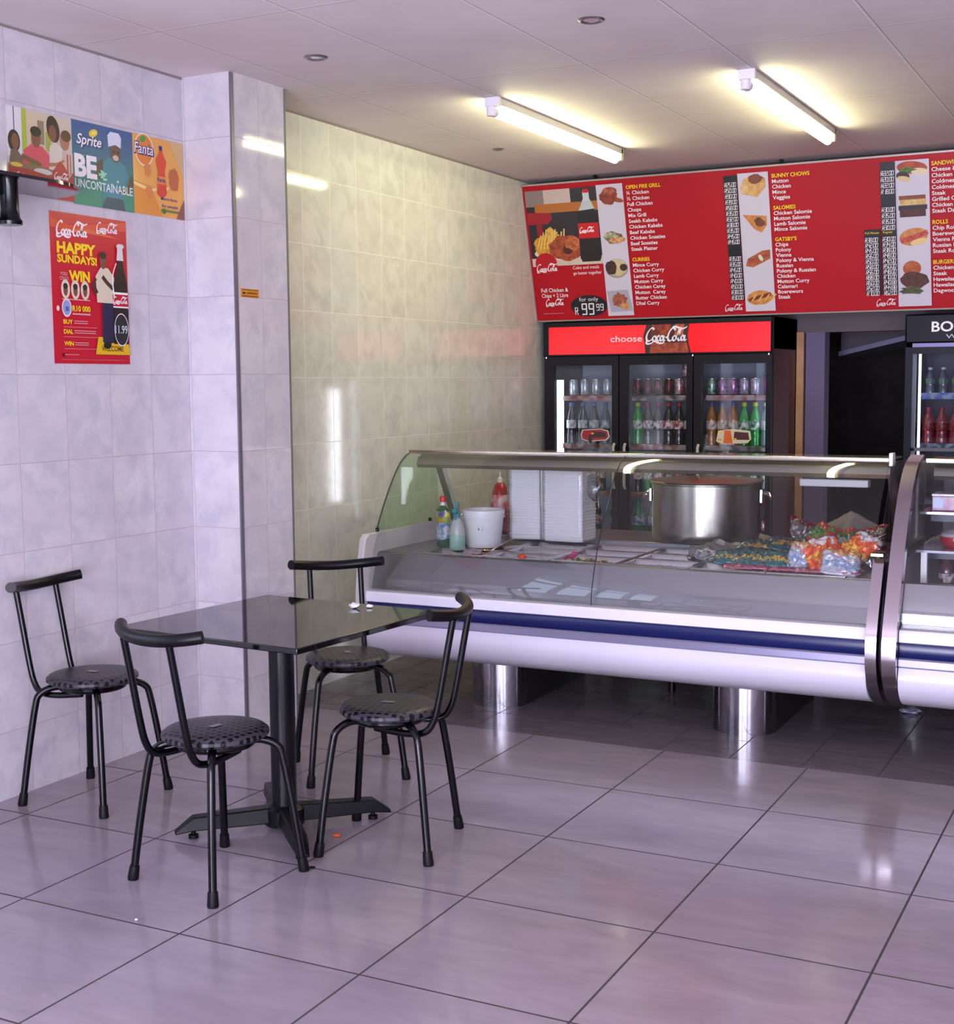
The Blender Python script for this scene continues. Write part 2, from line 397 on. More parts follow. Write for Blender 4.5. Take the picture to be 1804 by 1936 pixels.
ink = lambda h, e=0: mat('ink_'+h.lstrip('#'), h, 0.35)
WHITE, YEL, RED, BLACK = ink('#f2ecee'), ink('#f5d21e'), ink('#c4141f'), ink('#17171c')
def food(a, b, sc=30): return mat('food_'+a.strip('#')+b.strip('#'), a, 0.5, vary=(b, sc, 4))

# ------------------------------------------------------------------ room shell
ZC = 2.863; XW = -1.4; YB = 6.15; YF = -3.9; XR = 5.4
def struct(name, mb, m, **k): return mb.build(name, m, kind='structure', **k)
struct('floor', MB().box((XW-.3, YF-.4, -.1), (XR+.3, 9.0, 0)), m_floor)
struct('ceiling', MB().box((XW-.3, YF-.3, ZC), (XR+.3, 9.0, ZC+.12)), m_ceil)
struct('wall_left', MB().box((XW-.2, .1, 0), (XW, 2.0, ZC)).box((XW-.2, YF-.3, 0), (XW, .1, .95)).box((XW-.2, YF-.3, 2.32), (XW, .1, ZC)), m_wall_front)
w = MB()
for k in range(6): w.box((XW-.12, -3.7+.75*k, .95), (XW-.06, -3.64+.75*k, 2.32))
for z in (.95, 1.9, 2.28): w.box((XW-.12, YF, z), (XW-.06, .1, z+.045))
struct('window_4', w, mat('pale_frame', '#b9b4b8', .4))
struct('wall_left_recess', MB().box((XW-.2, 2.0, 0), (XW, 8.9, ZC)), m_wall_green)
PX, PY0, PY1 = -1.138, 1.83, 2.222
struct('wall_pillar', MB().box((XW, PY0, 0), (PX, PY1, ZC)).add([], []), [m_pillar_front, m_pillar_side])
pl = bpy.data.objects['wall_pillar']
for p in pl.data.polygons: p.material_index = 1 if abs(p.normal.x) > 0.5 else 0
dark_trim = mat('grey_corner_trim', '#77727c', 0.4, 0.4)
struct('trim_1', MB().box((PX-.004, PY0-.004, 0), (PX+.004, PY0+.016, ZC-.003)), dark_trim)
struct('trim_2', MB().box((PX-.004, PY1-.008, 0), (PX+.003, PY1+.003, ZC-.003)), mat('dark_grout_trim', '#6d6a66', 0.5))
struct('trim_3', MB().box((XW, PY1+.001, 0), (XW+.012, PY1+.012, ZC-.003)), mat('dark_joint', '#4a4843', 0.6))
# thin dark strip where tiles meet the ceiling
struct('trim_4', MB().box((XW, YF, ZC-.008), (XW+.006, PY0, ZC)).box((XW, PY1, ZC-.008), (XW+.006, YB, ZC)), mat('cornice_strip', '#8b7f7c', 0.8))
# right wall and shop front (behind the camera)
struct('wall_right', MB().box((XR, YF-.3, 0), (XR+.2, 9.0, ZC)), m_wall_y)
fr = MB(); fr.box((XW, YF-.12, 2.42), (XR, YF, ZC)); fr.box((XW, YF-.12, 0), (.22, YF, 2.42)); fr.box((1.35, YF-.12, 0), (1.5, YF, 2.42))
fr.box((1.5, YF-.12, 0), (XR, YF, .5)); fr.box((3.5, YF-.12, .5), (3.75, YF, 2.42))
struct('wall_front', fr, m_wall_x)
for n_, (a, b) in enumerate(((1.5, 3.5), (3.75, XR))):
    w = MB(); 
    for x in (a, (a+b)/2-.02, b-.04): w.box((x, YF-.08, .5), (x+.04, YF-.03, 2.42))
    for z in (.5, 1.75, 2.38): w.box((a, YF-.08, z), (b, YF-.03, z+.04))
    struct('window_%d' % (n_+1), w, mat('bronze_frame', '#3a3436', 0.4, 0.6))
# back wall with the doorway to the kitchen
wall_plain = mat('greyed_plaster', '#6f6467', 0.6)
bw = MB(); bw.box((XW, YB, 0), (.245, YB+.12, ZC)); bw.box((.245, YB, 1.86), (1.75, YB+.12, ZC)); bw.box((1.75, YB, 0), (XR, YB+.12, ZC))
struct('wall_back', bw, wall_plain)
pan = MB().box((.262, YB+.005, 0), (.388, YB+.14, 1.86))
struct('wall_doorway_return', pan, mat('mauve_return', '#7b7090', 0.6))
fb = MB().box((.196, YB-.035, 0), (.257, YB+.0, 1.862))
struct('door_frame', fb, mat('pale_wood_frame', '#d9a878', 0.45, vary=('#c89361', 8, 3)))
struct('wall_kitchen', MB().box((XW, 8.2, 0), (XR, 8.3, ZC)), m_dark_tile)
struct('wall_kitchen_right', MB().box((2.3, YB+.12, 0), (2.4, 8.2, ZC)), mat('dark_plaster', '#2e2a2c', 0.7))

MB().box((1.955, 8.185, .40), (2.075, 8.199, 1.50)).build('window_3', mat('back_window_daylight', '#ffffff', .4, emit='#f2f4ff', strength=14.0), kind='structure')
# kitchen extractor hood
t = thing('extractor_hood', 'grey steel extractor hood hanging in the dark kitchen behind the doorway', 'hood', (0, 7.3, 0))
MB().prism([(.33, 1.745), (.72, 1.835), (1.7, 2.06), (1.7, 2.35), (.33, 2.35)], -.40, .45, axis='y').build('hood_body', mat('dull_hood_steel', '#4a4450', 0.5, 0.3), t, bevel=.004)
MB().prism([(.32, 1.712), (.72, 1.802), (1.71, 2.03), (1.71, 2.062), (.72, 1.836), (.32, 1.746)], -.42, .47, axis='y').build('lip', mat('hood_lip', '#67627c', 0.4, 0.5), t)
MB().box((.8, -.1, 2.35), (1.2, .3, ZC)).build('duct', mat('dull_hood_steel'), t)

# ------------------------------------------------------------------ fluorescent battens and downlights
tube_m = mat('lit_tube', '#fffbe0', 0.3, emit='#fffbc4', strength=TUBE_STRENGTH)
for i, (x, lab) in enumerate(((-.405, 'lit fluorescent batten on the ceiling nearer the left wall'), (.79, 'lit fluorescent batten on the ceiling at right, over the counter middle'))):
    t = thing('fluorescent_light', lab, 'light', (x, 0, 0), group=None)
    y0, y1 = 2.84+.03*i, 4.42
    MB().box((-.03, y0, ZC-.035), (.03, y1+.02, ZC-.001)).build('batten', mat('batten_enamel', '#c9c6c2', 0.4), t, bevel=.004)
    MB().tube([(-.005, y0+.03, ZC-.066), (-.005, y1-.02, ZC-.066)], .021, 16).build('tube', tube_m, t)
    e = MB().box((-.036, y0-.012, ZC-.045), (.036, y0+.02, ZC-.001)); e.tube([(-.005, y0-.006, ZC-.045), (-.005, y0-.006, ZC-.088)], .021, 14); e.tube([(-.005, y0-.006, ZC-.066), (-.005, y0+.035, ZC-.066)], .0235, 14)
    e.build('end_cap', white_plastic, t, bevel=.003)
    e = MB().box((-.03, y1-.012, ZC-.07), (.03, y1+.03, ZC-.001)); e.build('end_cap', mat('warm_cap', '#ddd6b8', 0.4), t, bevel=.006)
for x, y, r, lab in ((-.687, 1.806, .05, 'small recessed ceiling spotlight nearest the tiled pillar'), (.507, 1.824, .05, 'small recessed ceiling spotlight at the top middle of the photo'), (-1.0, 4.10, .034, 'small recessed ceiling spotlight close to the menu board corner')):
    t = thing('ceiling_spotlight', lab, 'light', (x, y, ZC))
    MB().lathe([(r*.62, .02), (r*.62, -.004), (r*.8, -.007), (r, -.001), (r, .004)], seg=28).build('bezel', mat('satin_bezel', '#9a9093', 0.3, 0.8), t)
    MB().lathe([(0, -.001), (r*.35, -.002), (r*.61, .012)], seg=24).build('lamp', mat('spot_lamp', '#d8d0e4', 0.1, 0.3), t)

# ------------------------------------------------------------------ table
t = thing('cafe_table', 'square black-topped table on a single black column', 'table', (-.263, .885, 0), radians(-4.3))
hs = .391
granite = mat('black_gloss_top', '#0b0b0c', 0.05, spec=0.6)
MB().box((-hs, -hs, .722), (hs, hs, .742)).build('tabletop', granite, t, bevel=.003)
MB().box((-.18, -.18, .708), (.18, .18, .722)).build('mounting_plate', black_gloss, t)
MB().lathe([(0, .03), (.044, .03), (.044, .715), (0, .715)], seg=28).build('column', mat('black_satin_column', '#08080d', 0.3, spec=.3), t)
MB().lathe([(0, .02), (.07, .02), (.07, .075), (.05, .09), (0, .09)], seg=28).build('hub', black_plastic, t)
for k in range(4):
    a = radians(45+90*k+4); d = Vector((cos(a), sin(a), 0)); p = Vector((-d.y, d.x, 0)); mb = MB(); vs = []
    for r, w, zt, zb in ((.04, .034, .085, .03), (.315, .028, .076, .030), (.378, .020, .030, .020)):
        for q, z in ((-1, zb), (1, zb), (1, zt), (-1, zt)):
            vs.append(d*r + p*w*q*(1 if z == zb else .8) + Vector((0,0,z)))
    fs = [(0,1,2,3), (8,11,10,9)]
    for j in (0, 4): fs += [(j+i, j+(i+1)%4, j+4+(i+1)%4, j+4+i) for i in range(4)]
    arm = mb.add(vs, fs).build('base_arm', black_plastic, t, bevel=.004)
    MB().lathe([(0, 0), (.017, 0), (.017, .013), (.008, .016), (.008, .03), (0, .03)], tuple(d*.315), 16).build('levelling_foot', black_rubber, arm)

# ------------------------------------------------------------------ chairs
def seat_mat():
    t_ = NT('woven_black_seat'); r = NT.line
    gx, cx = t_.line(t_.x, .026, 0.0, .011); gy, cy = t_.line(t_.y, .026, 0.0, .011)
    ck = t_.M('ABSOLUTE', t_.M('SUBTRACT', t_.M('MODULO', t_.M('ADD', cx, 100.0), 2.0), t_.M('MODULO', t_.M('ADD', cy, 100.0), 2.0)))
    g = t_.M('MAXIMUM', gx, gy)
    t_.base(t_.mixc(g, t_.mixc(ck, '#050507', '#0c0c10'), '#3f3b44')); t_.b.inputs['Roughness'].default_value = 0.35; t_.b.inputs['Specular IOR Level'].default_value = .25
    t_.bump(t_.M('SUBTRACT', ck, g), 0.8, 0.004); return t_.m
m_seat = seat_mat()
def make_chair(label):
    t = thing('cafe_chair', label, 'chair', group='black chairs around the cafe table')
    st = MB().lathe([(0, .447), (.12, .446), (.158, .449), (.168, .458), (.167, .468), (.155, .477), (.12, .480), (0, .482)], seg=48).build('seat', m_seat, t)
    MB().add([(-.02,-.012,.4835),(.02,-.012,.4835),(.022,.012,.4835),(-.022,.012,.4835)], [(0,1,2,3)]).build('sticker', mat('pale_sticker', '#8d8a92', 0.5), st)
    mb = MB(); n = 28
    ring = [(.115*cos(2*pi*k/n), .115*sin(2*pi*k/n), .433) for k in range(n+1)]
    mb.tube(ring, .0125, 10, caps=False); mb.lathe([(0, .428), (.112, .430), (.118, .446), (0, .447)], seg=28)
    mb.build('seat_ring', black_gloss, t)
    for a, b in ((1,1),(1,-1),(-1,1),(-1,-1)):
        pts = smooth_path([(a*.188, b*.188, .008), (a*.168, b*.168, .2), (a*.147, b*.147, .37), (a*.135, b*.135, .412), (a*.105, b*.105, .433), (a*.07, b*.07, .435)], 5)
        lg = MB().tube(pts, .0128, 12).build('leg', black_gloss, t)
        MB().tube([(a*.1888, b*.1888, 0), (a*.1885, b*.1885, .006), (a*.184, b*.184, .045)], [.0165, .0178, .0155], 14).build('rubber_foot', black_rubber, lg)
    for b in (1, -1):
        pts = smooth_path([(.02, b*.085, .415), (-.09, b*.1, .405), (-.155, b*.106, .413), (-.186, b*.106, .45), (-.205, b*.106, .52), (-.235, b*.106, .68), (-.256, b*.106, .79)], 5)
        MB().tube(pts, .0115, 12).build('backrest_post', black_gloss, t)
    pts = []
    for k in range(17):
        y = -.19+.38*k/16; s_ = abs(y/.19); pts.append((-.263+.062*s_**2.6, y, .797+.018*s_**2))
    rr = [.0195]*17
    MB().tube(pts, rr, 16).build('backrest_bar', black_plastic, t)
    return t
chairs = (((-1.114, .869), .054, 'black round-seat chair with its back against the left tiled wall'),
          ((-.186, .419), 1.380, 'black round-seat chair in front of the table, nearest the bottom of the photo'),
          ((-.441, 1.583), -.814, 'black round-seat chair behind the table, beside the counter end'),
          ((.144, .924), 3.367, 'black round-seat chair at the right of the table, out on the open floor'))
c0 = make_chair(chairs[0][2]); c0.location = (*chairs[0][0], 0); c0.rotation_euler.z = chairs[0][1]
for p, a, l in chairs[1:]: dup(c0, (*p, 0), a, l)

# small litter
def crumple(name, label, cat, c, r, m, seed, sub=2, flat=.5, kind=None):
    b = bmesh.new(); bmesh.ops.create_icosphere(b, subdivisions=sub, radius=r); rnd = random.Random(seed)
    for v in b.verts:
        q = 1+rnd.uniform(-.35,.3); v.co = Vector((v.co.x*q, v.co.y*q, (v.co.z*flat*q)))
    zm = min(v.co.z for v in b.verts)
    for v in b.verts: v.co.z -= zm
    me = bpy.data.meshes.new(name); b.to_mesh(me); b.free(); me.materials.append(m)
    o = bpy.data.objects.new(name, me); COL.objects.link(o); o.location = c
    return tag(o, label, cat, kind=kind)
crumple('crumpled_tissue', 'larger crumpled white tissue on the back edge of the black table', 'tissue', (-.145, 1.175, .742), .019, white_plastic, 3)
crumple('crumpled_tissue', 'smaller crumpled white tissue on the black table, right of the larger', 'tissue', (-.10, 1.205, .742), .012, white_plastic, 5)
crumple('carrot_scrap', 'small orange food scrap on the floor under the table', 'food scrap', (-.049, .887, 0), .013, mat('orange_scrap', '#e0602a', 0.5), 6, flat=.35)
crumple('paper_scrap', 'white scrap of paper on the dark floor below the two counters', 'litter', (1.409, 3.50, 0), .045, mat('bluish_paper', '#c8cbe8', 0.6), 8, flat=.2)
crumple('dirt_crumb', 'dark crumb on the floor between the front and right chairs', 'litter', (.047, .596, 0), .012, black_rubber, 9, sub=1, flat=.3)
crumple('dirt_crumb', 'tiny pale crumb on the floor in front of the nearest chair', 'litter', (-.175, .02, 0), .006, white_plastic, 10, sub=1, flat=.5)

# ------------------------------------------------------------------ menu board (tilted, hung from the ceiling)
t = thing('menu_board', 'long red takeaway menu board tilted under the ceiling over the drinks fridges', 'menu board', (0, 0, 0))
TL = Vector((XW+.006, 5.245, 2.822)); BL = Vector((XW+.006, 5.484, 1.959)); BW = 4.6; BH = (BL-TL).length
vdir = (TL-BL).normalized(); udir = Vector((1, 0, 0)); ndir = udir.cross(vdir)
MB().obox(BL+udir*BW/2+vdir*BH/2-ndir*.012, udir*BW/2, vdir*BH/2, ndir*.0115).build('panel', mat('board_red', '#ad0c1c', 0.45, spec=.3), t)
e = MB(); e.obox(TL+udir*BW/2-ndir*.012+vdir*.004, udir*BW/2, vdir*.005, ndir*.014); e.obox(BL+vdir*BH/2-udir*.003-ndir*.012, udir*.004, vdir*BH/2, ndir*.014); e.obox(BL+udir*BW/2-ndir*.012-vdir*.003, udir*BW/2, vdir*.004, ndir*.014)
e.build('frame', mat('thin_alu_edge', '#a8a39c', 0.4, 0.5), t)
for x in (-.9, .3, 1.5, 2.7): MB().box((x, 5.27, 2.80), (x+.02, 5.29, ZC)).build('hanger', black_plastic, t)
P = Print(BL, udir, vdir, BW, BH); P.square = True
# helper: position on the board given in metres from the lower left corner
KX = [(0, 0), (.03, .015), (.457, .519), (.617, .699), (1.235, 1.443), (1.42, 1.631), (2.052, 2.371), (2.235, 2.559), (4.6, 4.6)]
def U(x):
    for (a, b), (c, d) in zip(KX[:-1], KX[1:]):
        if x <= c: return (b+(x-a)*(d-b)/(c-a))/BW
def L(x): return x/BW
def V(y): return y/BH
def VP(y): return (.366+(y-.31)*(.861-.366)/(.865-.31))/BH
# product photograph at left
dk = ink('#2a2326')
P.rect(U(.03), VP(.31), U(.475), VP(.865), dk); P.rect(U(.03), VP(.75), U(.16), VP(.865), ink('#8a7b74')); P.rect(U(.14), VP(.765), U(.30), VP(.865), ink('#c7b3a9'))
P.rect(U(.08), VP(.70), U(.475), VP(.765), ink('#b06a2e')); P.poly([(U(.03),VP(.62)),(U(.15),VP(.62)),(U(.18),VP(.66)),(U(.17),VP(.70)),(U(.03),VP(.71))], ink('#9c2028'))
P.rect(U(.08), VP(.42), U(.115), VP(.63), ink('#8c1b24')); P.rect(U(.03), VP(.31), U(.475), VP(.37), ink('#cfc0ae'))
P.ell(U(.21), VP(.405), L(.19), L(.045), ink('#d9d3cf')); 
P.ell(U(.13), VP(.46), L(.095), L(.07), food('#dda63a', '#b97a26', 60), wob=.18, seed=2); P.ell(U(.17), VP(.53), L(.05), L(.05), food('#e2bd5c', '#c98f2e', 60), wob=.3, seed=4)
for k in range(9): P.stroke([(U(.07+.02*k), VP(.44)), (U(.10+.018*k), VP(.54+.02*(k%3)))], .012, ink('#e6c268'), 'artwork')
P.ell(U(.245), VP(.44), L(.12), L(.085), food('#b5552c', '#7f3520', 34), wob=.1, seed=3); P.ell(U(.255), VP(.425), L(.035), L(.03), ink('#4a211c')); P.ell(U(.29), VP(.47), L(.06), L(.045), food('#d07a45', '#9c4526', 50), wob=.15, seed=7)
# cola bottle on the photograph
P.poly([(U(.335),VP(.33)),(U(.44),VP(.33)),(U(.45),VP(.36)),(U(.448),VP(.60)),(U(.445),VP(.66)),(U(.415),VP(.78)),(U(.405),VP(.83)),(U(.38),VP(.83)),(U(.37),VP(.78)),(U(.335),VP(.68)),(U(.33),VP(.60)),(U(.325),VP(.36))], ink('#1b1517'))
P.poly([(U(.372),VP(.78)),(U(.413),VP(.78)),(U(.436),VP(.71)),(U(.342),VP(.70))], ink('#bcc3c4')); P.rect(U(.374), VP(.77), U(.411), VP(.835), ink('#c9cfce')); P.rect(U(.376), VP(.825), U(.409), VP(.852), RED)
P.rect(U(.329), VP(.50), U(.449), VP(.61), RED); P.cola(U(.335), VP(.545), L(.105), WHITE, weight=.5)
# red lower left: logo, slogans, price
P.ell(L(.115), V(.385), L(.078), L(.070), ink('#b5101f')); P.cola(L(.04), V(.335), L(.155), WHITE, weight=.42)
P.text('Coke and meals', L(.302), V(.338), V(.021), WHITE, wid=L(.185)); P.text('go better together', L(.302), V(.302), V(.021), WHITE, wid=L(.20))
P.text('Full Chicken &', L(.056), V(.193), V(.026), WHITE, wid=L(.195), bold=.01); P.text('Chips + 2 Litre', L(.056), V(.157), V(.026), WHITE, wid=L(.19), bold=.01); P.cola(L(.078), V(.105), L(.135), WHITE, weight=.42)
P.rect(L(.055), V(.047), L(.20), V(.050), ink('#d98a90'))
P.ell(L(.388), V(.092), L(.130), L(.072), BLACK); P.text('for only', L(.39), V(.124), V(.026), WHITE, align='c', wid=L(.135)); P.seg7('R', L(.285), V(.035), V(.05), WHITE, 'lettering', .0); P.seg7('99', L(.332), V(.032), V(.078), WHITE, 'lettering', 0.05, .64); P.seg7('99', L(.438), V(.058), V(.045), WHITE, 'lettering', 0.05, .64)
# white picture strips
def strip(x0, x1, pics):
    P.rect(U(x0), V(.02), U(x1), V(.868), ink('#cfc9d6'))
    for f in pics: f((x0+x1)/2)
def pic_chicken(cx): 
    P.ell(U(cx-.01), V(.79), L(.062), L(.05), food('#a04a33','#6e2c20'), wob=.08, seed=1); P.ell(U(cx+.0), V(.825), L(.05), L(.025), food('#b5614a','#7a3427')); P.ell(U(cx+.045), V(.765), L(.04), L(.014), food('#a9502f','#6f301f'), rot=-.25)
def pic_kebab(cx): P.ell(U(cx), V(.53), L(.072), L(.036), food('#8a7a4c','#5f4a34',50), wob=.2, seed=4); P.ell(U(cx+.02), V(.515), L(.05), L(.024), food('#cc6a37','#c9b98c',60), wob=.25, seed=6); P.ell(U(cx-.02), V(.545), L(.045), L(.02), food('#c9c3a4','#6f7a45',70), wob=.25, seed=9)
def pic_curry(cx): P.ell(U(cx), V(.33), L(.078), L(.062), ink('#9f9689')); P.ell(U(cx), V(.335), L(.072), L(.054), food('#d4c69c','#bfae80',40)); P.ell(U(cx-.035), V(.335), L(.038), L(.046), food('#4b2a22','#33201c',40), wob=.1, seed=5); P.ell(U(cx+.042), V(.335), L(.026), L(.023), food('#4b2a22','#33201c',40))
def pic_plate(cx): P.poly([(U(cx-.075),V(.185)),(U(cx+.055),V(.19)),(U(cx+.078),V(.05)),(U(cx-.06),V(.045))], ink('#a9a6b4')); P.ell(U(cx), V(.12), L(.052), L(.05), food('#b06a4c','#8a3d2c',40), wob=.18, seed=8); P.ell(U(cx+.03), V(.085), L(.032), L(.025), food('#d2a26a','#b5683c',40), wob=.2, seed=3)
strip(.457, .617, (pic_chicken, pic_kebab, pic_curry, pic_plate))
def pic_bunny(cx): P.poly([(U(cx-.08),V(.76)),(U(cx-.06),V(.83)),(U(cx-.02),V(.85)),(U(cx+.03),V(.855)),(U(cx+.075),V(.83)),(U(cx+.075),V(.78)),(U(cx+.02),V(.72)),(U(cx-.07),V(.745))], food('#d9b172','#c2914c')); P.ell(U(cx+.015), V(.83), L(.045), L(.028), food('#6b3a2a','#8a4f30',60), wob=.1, seed=2); P.ell(U(cx-.055), V(.775), L(.028), L(.03), food('#e2c08a','#cfa25e'), wob=.15, seed=7)
def pic_salomie(cx): P.poly([(U(cx-.075),V(.62)),(U(cx+.072),V(.605)),(U(cx+.07),V(.55)),(U(cx+.035),V(.505)),(U(cx-.01),V(.53))], food('#cf8a45','#b56a2e')); P.ell(U(cx+.028), V(.57), L(.04), L(.024), food('#7c4526','#5a2f1d',60), rot=-.3, wob=.2, seed=4)
def pic_gatsby(cx): P.poly([(U(cx-.075),V(.305)),(U(cx-.06),V(.35)),(U(cx+.03),V(.395)),(U(cx+.079),V(.40)),(U(cx+.079),V(.345)),(U(cx-.03),V(.295))], food('#b5672f','#8f4a22')); P.stroke([(U(cx-.06),V(.325)),(U(cx),V(.345)),(U(cx+.075),V(.372))], .04, food('#7a2d22','#bb5340',60), 'artwork'); P.ell(U(cx+.02), V(.352), L(.012), L(.022), ink('#d7d0b8'), rot=.5)
def pic_hotdog(cx): P.ell(U(cx), V(.105), L(.082), L(.045), food('#d39a4c','#b9752f'), rot=.1, wob=.05, seed=6); P.stroke([(U(cx-.07),V(.09)),(U(cx),V(.11)),(U(cx+.07),V(.125))], .035, food('#8f3b22','#6f2c1c'), 'artwork'); [P.stroke([(U(cx-.05+.04*k),V(.085)),(U(cx-.02+.04*k),V(.125))], .018, ink('#dcae5e'), 'artwork') for k in range(4)]
strip(1.235, 1.42, (pic_bunny, pic_salomie, pic_gatsby, pic_hotdog))
def pic_panini(cx): P.ell(U(cx), V(.825), L(.085), L(.036), food('#b8542c','#9a3f22'), rot=-.1); P.ell(U(cx+.04), V(.80), L(.05), L(.02), ink('#e0cfae'), rot=-.1); P.ell(U(cx-.03), V(.81), L(.045), L(.016), food('#5f8a35','#2f5a24',60), wob=.25, seed=2); P.ell(U(cx-.05), V(.78), L(.038), L(.026), food('#4b3328','#2f2320'), rot=-.2); P.ell(U(cx-.045), V(.765), L(.038), L(.015), ink('#dcc08c'), rot=-.2)
def pic_dagwood(cx): P.rect(U(cx-.075), V(.645), U(cx+.07), V(.668), food('#8a4a32','#6b3526')); P.rect(U(cx-.07), V(.61), U(cx+.072), V(.645), food('#d9c283','#c59a50',50)); P.rect(U(cx-.078), V(.585), U(cx+.078), V(.612), ink('#2e2228')); P.rect(U(cx-.072), V(.545), U(cx+.07), V(.587), food('#5f2f2c','#43242a'))
def pic_roll(cx): P.ell(U(cx), V(.43), L(.082), L(.05), food('#cf9158','#b9703a'), rot=.18); P.stroke([(U(cx-.07),V(.41)),(U(cx),V(.425)),(U(cx+.078),V(.455))], .05, food('#a5392b','#c9584a',60), 'artwork'); P.ell(U(cx+.03), V(.40), L(.05), L(.018), ink('#e3c98c'), rot=.2)
def pic_burger(cx): P.ell(U(cx-.012), V(.245), L(.052), L(.045), food('#bb6535','#9a4a25')); P.ell(U(cx), V(.175), L(.085), L(.05), food('#5f3325','#412520',50), wob=.1, seed=4); P.ell(U(cx-.02), V(.115), L(.065), L(.024), food('#5c6a3a','#3f3326',60), wob=.3, seed=9)
strip(2.052, 2.235, (pic_panini, pic_dagwood, pic_roll, pic_burger))
def tw(s_, b): vs = text_shape(s_, b)[0]; return max(v[0] for v in vs)-min(v[0] for v in vs)
FH = .231/tw('OPEN FIRE GRILL', .022); FI = .237/tw('Polony & Russian', .016)
def column(x, rows, top, lh, h=.0225):
    y = top-.011
    for r in rows:
        if r is None: y -= lh*.9; continue
        hd = r.startswith('#'); s_ = r.lstrip('#'); b_ = .022 if hd else .016
        P.text(s_, L(x), V(y), V(h), YEL if hd else WHITE, 'headings' if hd else 'item_names', bold=b_, wid=L(tw(s_, b_)*(FH if hd else FI))); y -= lh
column(.723, ['#OPEN FIRE GRILL','¼ Chicken','½ Chicken','Full Chicken','Chops','Mix Grill','Seekh Kababs','Chicken Kababs','Beef Kababs','Chicken Sosaties','Beef Sosaties','Steak Platter',None,'#CURRIES','Mince Curry','Chicken Curry','Lamb Curry','Mutton Curry','Chicken Carey','Mutton  Carey','Butter Chicken','Dhal Curry'], .840, .0355)
column(1.654, ['#BUNNY CHOWS','Mutton','Chicken','Mince','Veggies',None,'#SALOMIES','Chicken Salomie','Mutton Salomie','Lamb Salomie','Mince Salomie',None,'#GATSBY’S','Chips','Polony','Vienna','Polony & Vienna','Russian','Polony & Russian','Chicken','Mutton Curry','Calamari','Boerewors','Steak'], .840, .0322)
column(2.573, ['#SANDWICHES','Cheese & Tomato','Chicken & Mayo','Coldmeat','Coldmeat & Cheese','Steak','Grilled Chicken','Chicken Dagwood','Steak Dagwood',None,'#ROLLS','Chip Roll','Boerewors Roll','Vienna Roll','Russian Roll','Steak Roll',None,'#BURGERS','Chicken','Steak','Hawaiian Chicken','Hawaiian Steak','Dagwood'], .840, .0335)
def prices(x, vals, first, lh, w=.084, top=None, bot=None, part='price_strip'):
    if top: P.rect(L(x), V(bot), L(x+w), V(top), BLACK, part)
    y = first-.0135
    for v in vals:
        if v: P.seg7(v, L(x+.003), V(y), V(.027), WHITE, adv=.495)
        y -= lh
prices(1.357, ['R25.00','R50.00','R90.00','R39.00','R58.00','R35.00','R32.00','R38.00','R35.00','R45.00','R45.00','','','R35.00','R35.00','R45.00','R40.00','R40.00','R50.00','R38.00','R30.00'], .806, .0347, top=.861, bot=.095)
prices(2.287, ['R22.00','R20.00','R22.00','R18.00','','','R30.00','R35.00','R35.00','R30.00'], .804, .0347, top=.867, bot=.098, part='second_price_strip')
prices(2.287, ['R30.00','R34.00','R38.00','R48.00','R42.00','R50.00','R48.00','R70.00','R40.88','R44.88','R62.00'], .425, .0319)
prices(2.186, ['R38.00','R42.00','R45.00','R56.00','R50.00','R58.00','R56.00','R88.00','R60.00','R52.00','R70.00'], .425, .0319, w=.094, top=.487, bot=.098, part='third_price_strip')
P.text('Full House', L(2.192), V(.460), V(.014), YEL, 'headings', wid=L(.08)); P.text('Regular', L(2.295), V(.460), V(.014), YEL, 'headings', wid=L(.055))
P.cola(L(1.312), V(.035), L(.117), WHITE); P.cola(L(2.243), V(.035), L(.117), WHITE); P.cola(L(3.18), V(.035), L(.117), WHITE)
P.build(t)

# ------------------------------------------------------------------ posters on the left wall
def poster(name, label, y0, y1, z0, z1, col, th=.0015):
    t = thing(name, label, 'poster', (0, 0, 0)); x = XW+.001
    MB().box((x-.0005, y0, z0), (x+th, y1, z1)).build('sheet', mat('sheet_'+col.strip('#'), col, 0.25, coat=.3), t)
    return t, Print((x+th, y1, z0), (0, -1, 0), (0, 0, 1), y1-y0, z1-z0)
# the wall faces +x, so the reading direction (left to right for the viewer) runs towards +y
def poster(name, label, y0, y1, z0, z1, col, th=.0015):
    t = thing(name, label, 'poster', (0, 0, 0)); x = XW+.001
    MB().box((x-.0005, y0, z0), (x+th, y1, z1)).build('sheet', mat('sheet_'+col.strip('#'), col, 0.25, coat=.3), t)
    return t, Print((x+th, y0, z0), (0, 1, 0), (0, 0, 1), y1-y0, z1-z0)
skin, skin2, hair = ink('#7a4b38'), ink('#a8705a'), ink('#2a1d1b')
# 1 family meal
t, P = poster('drinks_poster', 'photo poster of a family meal above a red band, leftmost of the upper row', .828, 1.160, 2.262, 2.577, '#cdbfae')
P.rect(.0, .42, .22, 1, ink('#d6d6dc')); P.rect(.10, .55, .115, 1, ink('#55565e')); P.rect(.22, .5, .29, 1, ink('#a9b83c')); P.rect(.30, .55, .62, .97, ink('#cdbd9e')); P.rect(.36, .6, .42, .8, ink('#7f8a45')); P.rect(.46,.62,.56,.9, ink('#8c7a62')); P.rect(.58,.56,.66,.78, ink('#9aa848'))
P.ell(.10, .60, .09, .13, hair); P.ell(.115, .60, .055, .09, skin); P.poly([(.02,.35),(.05,.5),(.13,.52),(.22,.42),(.24,.35)], ink('#6a5648'))
P.poly([(.22,.36),(.24,.52),(.35,.60),(.52,.60),(.62,.52),(.66,.40),(.6,.34)], ink('#d0455c')); P.ell(.43, .68, .07, .11, skin); P.ell(.43, .76, .085, .06, hair)
